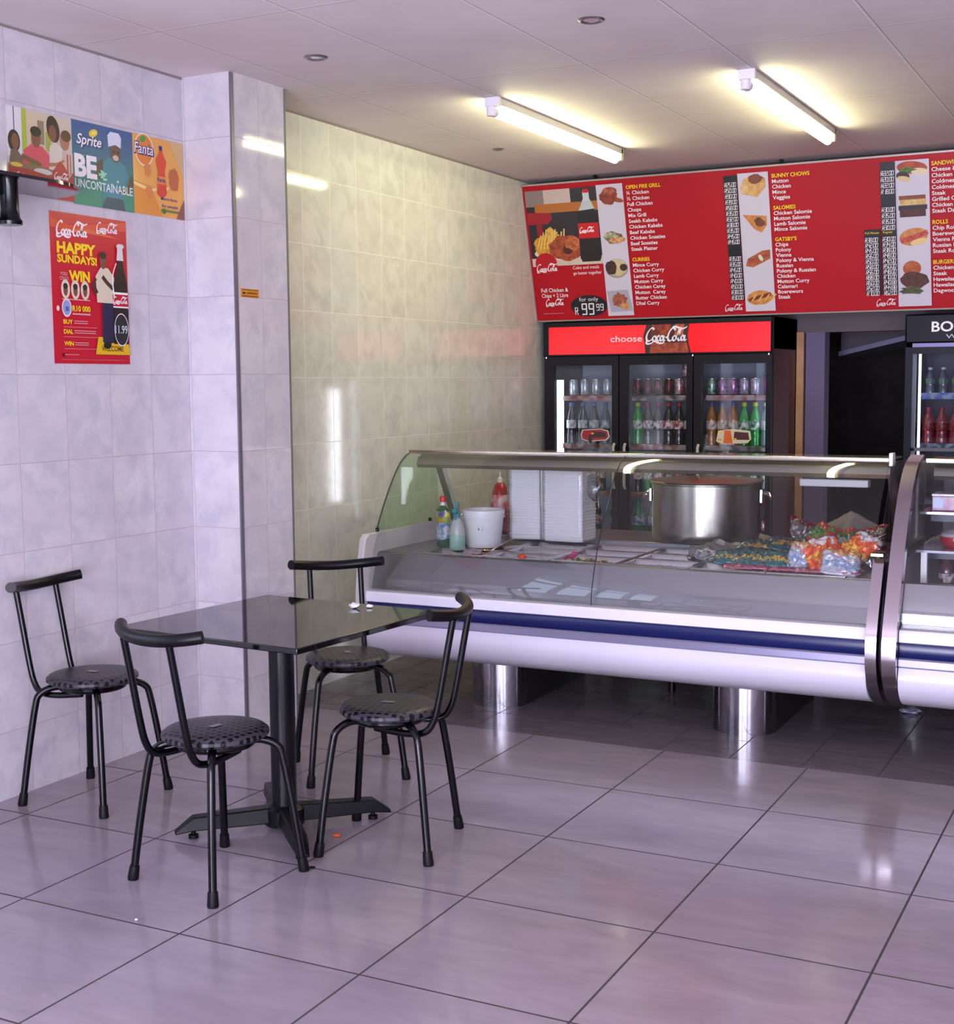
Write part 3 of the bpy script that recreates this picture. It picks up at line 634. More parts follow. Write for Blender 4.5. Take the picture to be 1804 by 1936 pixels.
P.ell(.70, .83, .10, .16, hair, rot=.2); P.ell(.69, .78, .06, .10, skin); P.poly([(.62,.34),(.64,.62),(.72,.68),(.84,.62),(.88,.34)], ink('#d9cfc0'))
P.ell(.88, .72, .075, .12, skin2); P.ell(.90, .78, .08, .07, ink('#5a3826')); P.poly([(.82,.30),(.83,.58),(.92,.62),(1,.58),(1,.28)], ink('#c9b6a8')); P.rect(.90,.32,.925,.56,ink('#b33a3f')); P.rect(.95,.32,.965,.56,ink('#b33a3f'))
P.stroke([(.2,.44),(.38,.40),(.5,.36)], .022, skin, 'artwork'); P.stroke([(.86,.48),(.74,.42),(.62,.40)], .02, skin2, 'artwork')
P.poly([(0,.33),(.1,.37),(.5,.36),(.75,.33),(.72,.22),(0,.28)], ink('#8a6250')); P.ell(.12,.33,.09,.025, ink('#dcc048')); P.ell(.52,.30,.14,.035, ink('#d8d4cf')); P.ell(.36,.36,.05,.02, ink('#5c7a35'))
P.poly([(0,0),(1,0),(1,.36),(.93,.27),(.66,.26),(.3,.30),(0,.30)], ink('#a81825'))
P.poly([(.69,.16),(.67,.33),(.76,.43),(.8,.46),(.84,.43),(.93,.33),(.92,.16)], ink('#b52030')); P.cola(.69, .25, .23, WHITE, weight=.5)
P.text('Coke and meals', .12, .20, .055, WHITE, wid=.46, slope=-.14); P.text('go better together', .16, .12, .04, ink('#d99aa0'), wid=.48, slope=-.14)
P.build(t)
# 2 lemon lime drink
t, P = poster('drinks_poster', 'blue and green poster reading BE UNCONTAINABLE, middle of the upper row', 1.160, 1.506, 2.257, 2.580, '#2f6b8f')
for k in range(10):
    c = [(0x2c,0x54,0x8e),(0x24,0x86,0x6a)]; f = k/9; P.rect(0, 1-(k+1)/10, 1, 1-k/10, ink('#%02x%02x%02x' % tuple(int(c[0][i]*(1-f)+c[1][i]*f) for i in range(3))))
P.text('Sprite', .08, .72, .12, ink('#0d3a66'), bold=.05, shear=.25, wid=.42); P.text('Sprite', .07, .73, .12, WHITE, bold=.015, shear=.25, wid=.40)
P.ell(.34, .885, .075, .045, ink('#e2c52a'), rot=.35); P.ell(.35, .89, .045, .022, ink('#f1e06a'), rot=.35)
P.poly([(.07,.60),(.13,.56),(.19,.61),(.13,.53)], ink('#cfe0ea'))
P.poly([(.46,.04),(.50,.34),(.46,.5),(.55,.62),(.70,.64),(.86,.56),(.9,.42),(.80,.32),(.82,.04)], ink('#2f7f92')); P.poly([(.48,.60),(.38,.54),(.36,.42),(.42,.34),(.5,.36),(.48,.46)], ink('#4b3a34')); P.poly([(.88,.30),(.70,.26),(.68,.20),(.94,.24),(1,.36),(.96,.48)], ink('#4b3a34'))
P.ell(.70, .70, .085, .12, ink('#5f4336')); P.ell(.70,.64,.05,.035, ink('#cfb7ab')); P.poly([(.58,.76),(.57,.90),(.62,.95),(.76,.95),(.80,.90),(.79,.77),(.70,.80)], ink('#d5dbea'))
P.ell(.67,.71,.02,.015,BLACK); P.ell(.74,.71,.02,.015,BLACK); P.poly([(.44,.0),(.52,.14),(.8,.14),(.84,.0)], ink('#27455c'))
P.ell(.47,.40,.06,.05, ink('#8fd7ae'), wob=.5, seed=1)
P.text('BE', .02, .345, .25, WHITE, bold=.045, wid=.36); P.text('UNCONTAINABLE', .02, .205, .10, ink('#d6e8e6'), bold=.012, wid=.95)
for k in range(5): P.ell(.42+.1*k, .30+.05*(k%2), .02, .014, ink('#a7dcc6'))
P.build(t)
# 3 orange drink
t, P = poster('drinks_poster', 'orange and yellow drink poster with a bottle, rightmost of the upper row', 1.506, 1.822, 2.258, 2.582, '#e4a548')
P.poly([(0,.0),(.55,.0),(.35,.35),(0,.42)], ink('#dd8f33')); P.poly([(.7,1),(1,1),(1,.55)], ink('#cfae72')); P.poly([(0,.40),(.35,.34),(.7,.40),(.68,.36),(.3,.30),(0,.36)], ink('#efd08a'))
P.ell(.22, .82, .19, .21, ink('#e9dccb')); P.ell(.22, .82, .17, .19, ink('#e07f2a')); P.ell(.20, .95, .06, .04, ink('#4c9a3c'), rot=.4)
P.text('Fanta', .02, .76, .14, ink('#232a78'), bold=.07, shear=.15, wid=.40); P.text('Fanta', .03, .765, .135, WHITE, bold=.005, shear=.15, wid=.37)
P.poly([(.50,.30),(.63,.30),(.65,.40),(.62,.58),(.66,.72),(.60,.80),(.575,.86),(.525,.86),(.50,.80),(.44,.72),(.48,.58),(.46,.40)], ink('#d9512a')); P.rect(.52,.85,.58,.91, ink('#27307c')); P.rect(.465,.42,.64,.52, ink('#e08b3c')); P.text('Fanta', .47, .45, .05, ink('#2a3080'), bold=.03, wid=.16); P.ell(.55,.33,.10,.08, ink('#d5472a'))
for (x,y) in ((.28,.58),(.30,.30)): P.ell(x, y, .07, .085, ink('#d98446'), wob=.2, seed=int(x*100))
P.ell(.80,.50,.10,.15, ink('#b96a3a'), wob=.12, seed=5)
P.text('More fanta', .53, .22, .04, ink('#3b3f86'), wid=.33, bold=.01); P.text('for people', .54, .13, .04, ink('#3b3f86'), wid=.33, bold=.01); P.rect(.54,.07,.9,.10, ink('#6a7a3c')); P.poly([(.84,.0),(1,.0),(1,.26),(.92,.14)], ink('#8a5a4c')); P.ell(.58,.08,.045,.035, ink('#4a7a2c'), wob=.3, seed=3)
P.build(t)
# 4 tall red promotion
t, P = poster('drinks_poster', 'tall red promotional poster reading HAPPY SUNDAYS, hung below the other three', 1.026, 1.450, 1.634, 2.216, '#c11f33')
P.poly([(0,.96),(.25,.92),(.6,.95),(1,.99),(1,.93),(.6,.90),(.3,.88),(0,.90)], ink('#d24a35')); P.poly([(.05,.88),(.5,.91),(.9,.87),(.5,.88)], ink('#d9663f'))
P.cola(.07, .855, .41, WHITE, weight=.46); P.cola(.59, .905, .29, WHITE, weight=.46)
P.text('HAPPY', .07, .735, .07, YEL, bold=.045, wid=.50); P.text('SUNDAYS!', .07, .672, .05, YEL, bold=.04, wid=.51)
P.text('YOU', .10, .585, .022, ink('#dba3a8'), bold=.02, wid=.09); P.text('COULD', .09, .555, .022, ink('#dba3a8'), bold=.02, wid=.11); P.text('WIN', .21, .555, .065, YEL, bold=.05, wid=.27)
for k in range(3):
    P.ell(.16+.125*k, .495, .056, .064, ink('#e0cfa0')); P.ell(.16+.125*k, .495, .05, .058, ink('#d9cfc6')); P.ell(.16+.125*k, .49, .028, .040, skin); P.ell(.16+.125*k, .515, .03, .02, hair)
P.rect(.11,.425,.47,.432, ink('#dba3a8')); P.ell(.055,.365,.018,.018, ink('#f0d8d0'))
P.ell(.165,.372,.062,.062, ink('#e4dccf')); P.ell(.165,.372,.05,.05, ink('#8f9ad0')); P.rect(.15,.35,.19,.38, ink('#4a5fae')); P.text('R10 000', .235, .352, .036, YEL, bold=.03, wid=.235); P.rect(.235,.328,.47,.338, ink('#dba3a8'))
for w_, y in (('BUY', .265), ('DIAL', .20), ('WIN', .12)):
    P.text(w_, .115, y, .028, YEL, bold=.03, wid=.12)
    for j in range(2): P.rect(.25, y+.018-.014*j, .43+.1*(w_ == 'DIAL'), y+.023-.014*j, ink('#dba3a8'))
    P.rect(.115, y-.022, .55, y-.0195, ink('#dba3a8'))
P.rect(.09,.045,.11,.07, BLACK); P.rect(.12,.058,.30,.062, ink('#dba3a8')); P.rect(.08,.025,.9,.028, ink('#cf6a76'))
P.poly([(.52,.065),(.56,.185),(.96,.185),(1,.065)], ink('#dcb51e')); P.text('WELCOME', .60, .09, .035, ink('#6f3a1e'), bold=.03, wid=.30)
P.poly([(.62,.15),(.63,.43),(.79,.43),(.78,.15),(.72,.14)], ink('#232346')); P.poly([(.56,.42),(.55,.60),(.62,.66),(.72,.66),(.80,.60),(.79,.42)], ink('#d9cdb5')); P.ell(.655,.71,.045,.06, skin); P.ell(.655,.745,.045,.025, hair); P.stroke([(.56,.58),(.52,.54),(.56,.48)], .02, ink('#3b2c26'), 'artwork'); P.stroke([(.78,.52),(.70,.56),(.64,.60)], .018, ink('#3b2c26'), 'artwork'); P.ell(.68,.13,.055,.025, BLACK)
P.poly([(.77,.14),(.97,.14),(.985,.25),(.98,.48),(.97,.57),(.93,.68),(.92,.80),(.86,.80),(.85,.68),(.79,.56),(.775,.48),(.77,.25)], ink('#1d1417')); P.poly([(.84,.72),(.855,.80),(.84,.82),(.87,.835),(.93,.835),(.95,.82),(.925,.80),(.935,.72)], ink('#d9d4d2')); P.rect(.775,.485,.98,.50, WHITE); P.rect(.772,.40,.982,.485, ink('#b81626')); P.cola(.775,.425,.20,WHITE,weight=.5); P.rect(.772,.392,.982,.402, WHITE)
P.stroke([(.79,.46),(.775,.60),(.83,.70)], .008, WHITE, 'artwork')
P.ell(.877,.24,.10,.115, WHITE); P.ell(.877,.24,.094,.108, ink('#20262c')); P.text('11.99', .79, .215, .055, ink('#c9dbe0'), wid=.17, bold=.01)
P.build(t)

# warning sticker on the pillar side
t = thing('wall_sticker', 'small orange warning sticker on the side of the tiled pillar', 'sticker', (0, 0, 0))
MB().box((PX-.0005, 1.868, 1.922), (PX+.0012, 1.995, 1.960)).build('sheet', mat('sticker_orange', '#cf8a1e', 0.4), t)
P = Print((PX+.0012, 1.868, 1.922), (0,1,0), (0,0,1), .127, .038)
P.rect(.05,.12,.95,.2,BLACK); P.rect(.05,.84,.95,.9,BLACK); P.ell(.16,.5,.09,.11,BLACK); P.rect(.32,.42,.9,.62,ink('#8a4a1e')); P.build(t)

# wall shelf with its black tube bracket
t = thing('wall_shelf', 'black glass wall shelf with a round black bracket at the left photo edge', 'shelf', (0, 0, 0))
pl_ = [(XW+.002, .35), (XW+.002, 1.055)] + [(XW+.002+.30*sin(a_)*1.0, 1.055-.30*(1-cos(a_))) for a_ in [radians(k) for k in range(10, 91, 8)]] + [(XW+.30, .35)]
MB().prism(pl_, 2.262, 2.274, axis='z').build('shelf_plate', mat('smoked_shelf', '#23202a', 0.08, coat=.3), t)
MB().lathe([(0,-.152),(.04,-.152),(.042,-.14),(.034,-.128),(.031,-.10),(.031,0),(.036,.01),(0,.01)], (-1.135, .575, 2.252), 24).build('bracket_tube', black_gloss, t)
MB().box((XW+.001, .50, 2.20), (XW+.26, .55, 2.262)).build('bracket_arm', black_plastic, t)

# ------------------------------------------------------------------ bottles and cans (built once, copied)
def can_obj(col, band):
    t = thing('drink_can', 'can', 'can')
    MB().lathe([(0,.0),(.022,.0),(.026,.004),(.031,.013),(.031,.102),(.0265,.112),(.027,.115),(.025,.116),(.024,.112),(0,.112)], seg=20,
        mats=[1,1,1,0,0,1,1,1,1]).build('can_body', [mat('can_'+col.strip('#'), col, .25, .5, vary=(band, 45, 1)), steel_bright], t)
    return t
def bottle_obj(name, liquid, cap, label, h=.235, r=.031, lab2=None, clear_=False):
    t = thing(name, 'bottle', 'bottle'); k = h/.235
    lm = mat('liquid_'+liquid.strip('#'), liquid, .12, coat=.6)
    prof = [(0,.0),(r*.8,.0),(r,.008*k),(r,.06*k),(r*.9,.075*k),(r*.97,.09*k),(r*.97,.135*k),(r*.95,.15*k),(r*.75,.175*k),(r*.42,.20*k),(r*.37,.215*k)]
    b = MB().lathe(prof, seg=20).build('bottle_body', lm, t)
    MB().lathe([(r*.985,.09*k),(r*1.0,.092*k),(r*1.0,.133*k),(r*.985,.136*k)], seg=20).build('bottle_label', mat('blabel_'+label.strip('#'), label, .35, vary=(lab2 or '#e8e4e4', 55, 0)), t)
    MB().lathe([(r*.37,.213*k),(r*.47,.215*k),(r*.47,.233*k),(r*.4,.235*k),(0,.235*k)], seg=18).build('bottle_cap', mat('cap_'+cap.strip('#'), cap, .4), t)
    return t
_proto = {}
def put(kind, key, args, loc, label, cat, group, rz=0.0, scale=None):
    k = (kind, key)
    if k not in _proto:
        o = can_obj(*args) if kind == 'can' else bottle_obj(*args)
        _proto[k] = o; o.location = loc; o.rotation_euler.z = rz
        if scale: o.scale = scale
    else: o = dup(_proto[k], loc, rz, scale=scale)
    o['label'] = label; o['category'] = cat; o['group'] = group
    return o

# ------------------------------------------------------------------ three-door cola fridge
FX0, FX1, FY0, FY1, FT = -1.355, .21, 5.5, 6.12, 1.945
t = thing('drinks_fridge', 'three-door black drinks fridge with a red illuminated header panel', 'fridge', (0, 0, 0))
fb = mat('fridge_black', '#08060a', .4, spec=.25); fside = mat('fridge_red_side', '#5c0a14', .4, spec=.3)
c = MB(); c.box((FX0, FY0+.05, 0), (FX0+.04, FY1, FT)); c.box((FX1-.04, FY0+.05, 0), (FX1, FY1, FT)); c.box((FX0, FY1-.03, 0), (FX1, FY1, FT)); c.box((FX0, FY0+.05, FT-.2), (FX1, FY1, FT)); c.box((FX0, FY0+.05, 0), (FX1, FY1, .30))
o = c.build('cabinet', [fside, fb], t)
for p in o.data.polygons: p.material_index = 0 if p.normal.x > .9 and p.center.x > FX1-.01 else 1
l = MB(); l.box((FX0+.041, FY1-.04, .30), (FX1-.041, FY1-.031, FT-.201)); l.build('liner', mat('fridge_liner', '#9aa0b0', .4), t)
l = MB(); l.box((FX0+.045, FY0+.075, 1.715), (FX1-.045, FY0+.095, 1.735)); 
# door openings (glass extents) at the front plane
doors = ((-1.279, -.862), (-.752, -.348), (-.249, .172)); edges = (FX0, -.812, -.302, FX1)
for i, (a, b) in enumerate(doors):
    x0, x1 = edges[i]+.004, edges[i+1]-.004; d = MB()
    d.box((x0, FY0, .30), (a, FY0+.045, 1.715)); d.box((b, FY0, .30), (x1, FY0+.045, 1.715)); d.box((a, FY0, 1.655), (b, FY0+.045, 1.715)); d.box((a, FY0, .30), (b, FY0+.045, .38))
    dr = d.build('fridge_door', fb, t)
    MB().box((a, FY0+.012, .38), (b, FY0+.018, 1.655)).build('pane', door_glass, dr)
    hx = {0: b+.015, 1: a-.018, 2: a-.018}[i]
    MB().tube([(hx+.004, FY0-.004, .84), (hx+.004, FY0-.022, .86), (hx+.004, FY0-.022, 1.115), (hx+.004, FY0-.004, 1.135)], .010, 10).build('door_handle', mat('handle_grey', '#b9b5ac', .35), dr)
h = MB().box((FX0, FY0-.012, 1.715), (FX1, FY0+.05, FT)); h.build('header_box', fb, t, bevel=.006)
hd = MB(); hd.box((-1.31, FY0-.018, 1.729), (.203, FY0-.0122, 1.912)); hp = hd.build('header_panel', mat('lit_red_header', '#d80f1e', .2, emit='#ff0a18', strength=.38), t)
P = Print((-1.31, FY0-.018, 1.729), (1,0,0), (0,0,1), 1.513, .183)
P.poly([(.455,0),(.452,.3),(.445,.6),(.46,1),(.652,1),(.645,.6),(.65,.3),(.66,0)], ink('#3b1410')); P.poly([(.475,.0),(.48,.35),(.64,.35),(.65,0)], food('#7a2a16', '#b5522a', 40)); P.poly([(.48,.6),(.485,1),(.57,1),(.565,.6)], food('#a8401e', '#5a1c12', 30)); P.poly([(.585,.6),(.59,1),(.63,1),(.625,.6)], food('#c9683c', '#7a2a16', 30))
P.text('choose', .295, .42, .22, WHITE, wid=.145, bold=.005); P.cola(.455, .42, .19, WHITE, weight=.42)
P.build(t)
e = MB()
for x in (-1.335, -.305, .19): e.lathe([(0,0),(.008,0),(.008,.01),(0,.01)], (x, FY0-.004, 1.705), 12)
e.build('screw', steel_bright, t)
lamp = mat('fridge_lamp', '#f0fbff', .3, emit='#e6f6ff', strength=5.0)
for x, w in ((FX0+.062, .055), (FX1-.050, .012)):
    MB().box((x-w/2, FY0+.10, .45), (x+w/2, FY0+.13, 1.56)).build('lamp_tube', lamp, t)
shz = (.46, .80, 1.12, 1.445)
for z in shz:
    for i in range(3):
        a, b = edges[i]+.05, edges[i+1]-.045
        sh = MB().box((a, FY0+.12, z-.012), (b, FY1-.06, z)).build('shelf', mat('wire_shelf', '#8a8f98', .4, .4), t)
        cl = {(1.445,0): '#8f2f33', (1.445,1): '#3a3e44', (1.445,2): '#9a4a44', (1.12,0): '#7a2228', (1.12,1): '#8c3a2c', (1.12,2): '#56604a'}.get((z,i), '#8c1e26')
        MB().box((a, FY0+.112, z-.026), (b, FY0+.119, z+.008)).build('price_strip', mat('strip_'+cl.strip('#'), cl, .4, vary=('#b9a7a6', 22, 0)), sh)
# door stickers
P = Print((-1.10, FY0+.010, 1.142), (1,0,0), (0,0,1), .22, .10)
P.poly([(.05,.5),(.1,.85),(.7,.92),(.95,.8),(1,.4),(.9,.15),(.3,.05),(.08,.2)], ink('#e6dcd6')); P.poly([(.08,.5),(.13,.8),(.7,.87),(.92,.75),(.96,.4),(.87,.2),(.3,.1),(.1,.25)], ink('#a3202c')); P.poly([(.42,.3),(.45,.75),(.85,.68),(.9,.35)], ink('#3a1418')); P.poly([(.3,.0),(.33,.5),(.42,.5),(.42,.0)], BLACK); P.ell(.44,.6,.05,.05,YEL)
ds = thing('door_sticker', 'red glass-and-can shaped sticker on the left fridge door', 'sticker'); P.build(ds)
P = Print((-.155, FY0+.010, 1.136), (1,0,0), (0,0,1), .24, .115)
P.poly([(.02,.2),(.08,.8),(.5,.9),(.95,.8),(.98,.35),(.88,.12),(.2,.05)], ink('#d9cdb0')); P.poly([(.22,.1),(.25,.8),(.42,.82),(.48,.1)], ink('#d9641e')); P.poly([(.5,.3),(.52,.75),(.9,.7),(.93,.3)], ink('#4b1a16')); P.ell(.55,.35,.04,.04,YEL); P.ell(.12,.75,.05,.05,YEL); P.ell(.12,.3,.06,.06,ink('#c9a62c'))
ds = thing('door_sticker', 'orange bottle shaped sticker on the right fridge door', 'sticker'); P.build(ds)
# contents
dn = ('left', 'middle', 'right')
def row(door, z, items, y, shelf):
    a, b = edges[door]+.075, edges[door+1]-.075
    if door == 0: a += .06
    n = len(items)
    for i, it in enumerate(items):
        if it is None: continue
        kind, key, args, nm = it[:4]; x = a+(b-a)*(i/(n-1) if n > 1 else .5); sc = it[4] if len(it) > 4 else None
        put(kind, key, args, (x, y, z+.001), '%s, %s from left, %s, %s fridge door' % (nm, ORD[i], shelf, dn[door]), 'can' if kind == 'can' else 'bottle', 'drinks on the %s of the %s door' % (shelf, dn[door]), rz=i*.7, scale=sc)
CK = ('can', 'black', ('#1d1a1e', '#7a2a30'), 'black and red cola can'); CR = ('can', 'red', ('#b3162a', '#d9d2d4'), 'red cola can')
CG = ('can', 'green', ('#2e7a4a', '#b9c9c4'), 'green and silver can'); CP = ('can', 'purple', ('#5a3a8e', '#c58aa6'), 'purple can'); CW = ('can', 'lilac', ('#8a7aa8', '#d9d0dc'), 'pale lilac can'); CM = ('can', 'magenta', ('#9e2f6e', '#6a3a8a'), 'tall magenta can', (1,1,1.28)); CS = ('can', 'silver', ('#a8abb5', '#c5c9d2'), 'pale silver can')
row(1, 1.446, [CK, CK, CK, CK, CR, CR], 5.66, 'top shelf')
row(2, 1.446, [CG, CP, CP, CW, CW, CM], 5.66, 'top shelf')
row(0, 1.446, [CS, CS, CS, CS, CS], 5.70, 'top shelf')
put('can', 'red', CR[2], (-.40, 5.665, 1.566), 'single red cola can stacked on the can row behind the middle fridge door', 'can', 'stacked cans')
for i, x in enumerate((-.20, -.13, -.05, .02, .09)): put('can', ('green' if i == 0 else 'silver'), (CG if i == 0 else CS)[2], (x, 5.74, 1.446+.118*0), '%s can from left in the rear row, top shelf, right fridge door' % ORD[i], 'can', 'second row of cans')
BK = ('bottle', 'cola', ('cola_bottle', '#171015', '#a31a22', '#b0202a'), 'dark cola bottle with a red cap'); BB = ('bottle', 'colablue', ('cola_bottle', '#1b1a24', '#5a5f9a', '#8b93b5'), 'dark bottle with a blue-grey label')
BG = ('bottle', 'green', ('soda_bottle', '#1f9a3e', '#c9d024', '#2e8a5a'), 'green soda bottle with a yellow-green cap'); BO = ('bottle', 'orange', ('soda_bottle', '#a86a34', '#4a4f8e', '#c07a3a'), 'orange soda bottle'); BC = ('bottle', 'water', ('water_bottle', '#7f9a9e', '#dfe6ea', '#aac4ca'), 'clear water bottle with a white cap'); BD = ('bottle', 'dark', ('cola_bottle', '#221a1c', '#8a3a2a', '#3a2c2e'), 'dark bottle with a rust cap')
BIG = lambda b: (b[0], b[1]+'big', b[2], b[3], (1.14, 1.14, 1.21))
row(0, 1.121, [BIG(BB)]*5, 5.66, 'second shelf'); row(1, 1.121, [BIG(q) for q in (BG, BD, BD, BK, BK, BB)], 5.66, 'second shelf'); row(2, 1.121, [BIG(q) for q in (BO, BO, BO, BG, BG, BC)], 5.66, 'second shelf')
for r_ in (BG, BO): pass
row(1, .801, [BK, BG, BK, BD, BK, BK], 5.66, 'third shelf'); row(2, .801, [BG, BO, BG, BG, BC], 5.66, 'third shelf'); row(0, .801, [BB, BK, BK, BK], 5.66, 'third shelf')
C2 = ('bottle', 'cola2l', ('large_cola_bottle', '#1a1116', '#a31a22', '#b9202c', .318, .048), 'large cola bottle with a red label'); G2 = ('bottle', 'green2l', ('large_soda_bottle', '#157a45', '#2e8a3a', '#3a6ab0', .318, .048), 'large green soda bottle')
row(0, .461, [C2, C2, C2], 5.67, 'bottom shelf'); row(1, .461, [G2, G2, C2, C2], 5.67, 'bottom shelf'); row(2, .461, [G2, C2, C2, C2], 5.67, 'bottom shelf')

# ------------------------------------------------------------------ water fridge at right
GX0, GX1 = 1.012, 1.72
t = thing('water_fridge', 'single-door navy drinks fridge with white BONAQUA lettering on its header', 'fridge', (0, 0, 0))
nv = mat('fridge_navy', '#05061a', .4, spec=.2)
c = MB(); c.box((GX0, 5.56, 0), (GX0+.04, 6.12, 1.93)); c.box((GX1-.04, 5.56, 0), (GX1, 6.12, 1.93)); c.box((GX0, 6.08, 0), (GX1, 6.12, 1.93)); c.box((GX0, 5.56, 1.73), (GX1, 6.12, 1.93)); c.box((GX0, 5.56, 0), (GX1, 6.12, .35)); c.build('cabinet', nv, t)
MB().box((GX0+.041, 6.06, .35), (GX1-.041, 6.079, 1.73)).build('liner', mat('navy_liner', '#2c3050', .4), t)
MB().box((GX0, 5.49, 1.755), (GX1, 5.56, 1.93)).build('header', nv, t, bevel=.012)
P = Print((GX0, 5.49, 1.755), (1,0,0), (0,0,1), GX1-GX0, .175)
P.text('BONAQUA', .215, .40, .33, WHITE, bold=.02, wid=.66); P.text('WATER', .33, .16, .14, ink('#b8b8c8'), bold=.005, wid=.30); P.build(t)
MB().box((GX0+.045, 5.492, 1.735), (GX1-.01, 5.52, 1.757)).build('lower_band', mat('band_lilac', '#6f6f9a', .35, .3), t)
d = MB(); d.box((GX0+.004, 5.50, .35), (1.055, 5.55, 1.735)); d.box((GX1-.045, 5.50, .35), (GX1-.004, 5.55, 1.735)); d.box((1.055, 5.50, 1.695), (GX1-.045, 5.55, 1.735)); d.box((1.055, 5.50, .35), (GX1-.045, 5.55, .45))
dr = d.build('fridge_door', nv, t); MB().box((1.055, 5.515, .45), (GX1-.045, 5.521, 1.695)).build('pane', door_glass, dr)
d = MB(); d.box((1.055, 5.522, .45), (1.074, 5.55, 1.695)); d.box((1.055, 5.522, 1.115), (GX1-.045, 5.55, 1.135)); d.build('inner_frame', mat('inner_grey', '#8b8794', .4), dr)
MB().box((1.078, 5.60, .50), (1.092, 5.615, 1.70)).build('lamp_tube', mat('water_fridge_lamp', '#f4f2ff', .3, emit='#eef0ff', strength=1.8), t)
for z, cl in ((1.455, '#3058b5'), (1.15, '#22263e'), (.82, '#22263e')):
    sh = MB().box((GX0+.06, 5.62, z-.012), (GX1-.06, 6.05, z)).build('shelf', mat('wire_shelf'), t)
    MB().box((GX0+.085, 5.61, z-.03), (GX1-.06, 5.618, z+.008)).build('price_strip', mat('strip_'+cl.strip('#'), cl, .4, vary=('#8fa0c0', 30, 0)), sh)
BW_ = ('waterbottle', ('water_bottle', '#4d5566', '#c9d2dc', '#5a8a4a', .16, .029, '#38507a'))
for i in range(6): put('bottle', 'bonwater', BW_[1], (1.135+.075*i, 5.68, 1.456), 'small clear water bottle, %s from left, top shelf of the water fridge' % ORD[i], 'bottle', 'water bottles in the water fridge')
for i in range(6): put('bottle', 'bonred', ('red_drink_bottle', '#8a1a2a', '#9a2030', '#b03a3e', .225, .037, '#6a1522'), (1.13+.078*i, 5.68, 1.151), 'red drink bottle, %s from left, second shelf of the water fridge' % ORD[i], 'bottle', 'red drinks in the water fridge')

# ------------------------------------------------------------------ refrigerated display counters
GL = [(3.09, 1.198), (3.03, 1.188), (2.96, 1.150), (2.885, 1.075), (2.82, .99), (2.76, .90), (2.705, .80), (2.662, .70), (2.638, .63), (2.629, .585), (2.6275, .555)]   # front glass, (y,z)
GL = [tuple(p[:2]) for p in smooth_path([(a, b, 0) for a, b in GL], 4)]
ARC = [(3.13, 1.222), (2.98, 1.185), (2.87, 1.105), (2.785, 1.0), (2.70, .86), (2.62, .70), (2.555, .55), (2.54, .46), (2.555, .38), (2.61, .30), (2.70, .235), (2.82, .185)]
ARC = [tuple(p[:2]) for p in smooth_path([(a, b, 0) for a, b in ARC], 4)]
BELLY = [(2.60, .397), (2.588, .36), (2.590, .33), (2.608, .295), (2.65, .255), (2.72, .222), (2.82, .20), (2.95, .192), (3.75, .192), (3.75, .24), (2.86, .24), (2.70, .30), (2.66, .397)]
BELLY = [BELLY[0]] + [tuple(p[:2]) for p in smooth_path([(a, b, 0) for a, b in BELLY[0:9]], 3)][1:] + BELLY[9:]
white_lam = mat('white_counter_panel', '#dedbe9', 0.28)
bumper_w = mat('white_bumper', '#eceaf6', 0.25)

def counter(name, label, x0, x1, lcap, rcap, join=None, high=True):
    t = thing(name, label, 'display counter', (0, 0, 0))
    MB().prism(BELLY, x0, x1).build('belly_panel', white_lam, t, angle=40)
    MB().prism([(2.66, .397), (2.66, .56), (2.70, .56), (2.70, .397)], x0, x1).prism([(3.72, .24), (3.72, .72), (3.76, .72), (3.76, .24)], x0, x1).build('body', white_lam, t)
    MB().prism([(2.598, .397), (2.592, .404), (2.592, .431), (2.598, .437), (2.66, .437), (2.66, .397)], x0, x1).build('silver_strip', lilac_alu, t)
    MB().prism([(2.612, .437), (2.606, .45), (2.606, .485), (2.612, .497), (2.66, .497), (2.66, .437)], x0, x1).build('navy_band', navy, t)
    MB().prism([(2.602, .497), (2.593, .502), (2.593, .540), (2.600, .549), (2.66, .556), (2.66, .497)], x0, x1).build('bumper', bumper_w, t)
    # sloping inner steel front seen through the glass, and the deck rim
    MB().prism([(2.645, .556), (2.708, .722), (2.722, .727), (2.732, .722), (2.732, .60), (2.70, .556)], x0, x1).build('inner_front', steel_deck, t)
    # front glass
    gx = [x0, join, x1] if join else [x0, x1]
    for a, b in zip(gx[:-1], gx[1:]):
        MB().prism(GL+list(reversed(offset_path(GL, -.006))), a+.0015, b-.0015).build('front_glass', clear, t, angle=60)
    if join: MB().prism(offset_path(GL, .0005)+list(reversed(offset_path(GL, -.0065))), join-.0012, join+.0012).build('glass_joint', mat('black_seal', '#15171a', .5), t)
    # plinths with rounded steel fronts
    return t

def plinth(t, cx):
    poly = [(cx-.14, 3.62), (cx-.14, 2.90)] + [(cx-.14*cos(a), 2.90-.135*sin(a)) for a in [radians(k) for k in range(8, 180, 8)]] + [(cx+.14, 2.90), (cx+.14, 3.62)]
    p = MB().prism([(x, y) for x, y in poly[1:-1]], 0, .21, axis='z').build('plinth', mat('plinth_steel', '#a9a6ad', .12, 1.0), t, angle=30)
    MB().box((cx-.139, 2.901, 0), (cx+.139, 3.62, .205)).build('plinth_side', mat('dark_plinth', '#1a181c', .6), p)

t = counter('display_counter', 'long glass-fronted chilled food counter left of the steel end bands', -.985, 1.385, 1, 1, join=.175)
plinth(t, -.41); plinth(t, .80)
MB().tube([(.27, 3.45, 0), (.27, 3.45, .2)], .018, 12).build('drain_pipe', black_plastic, t)
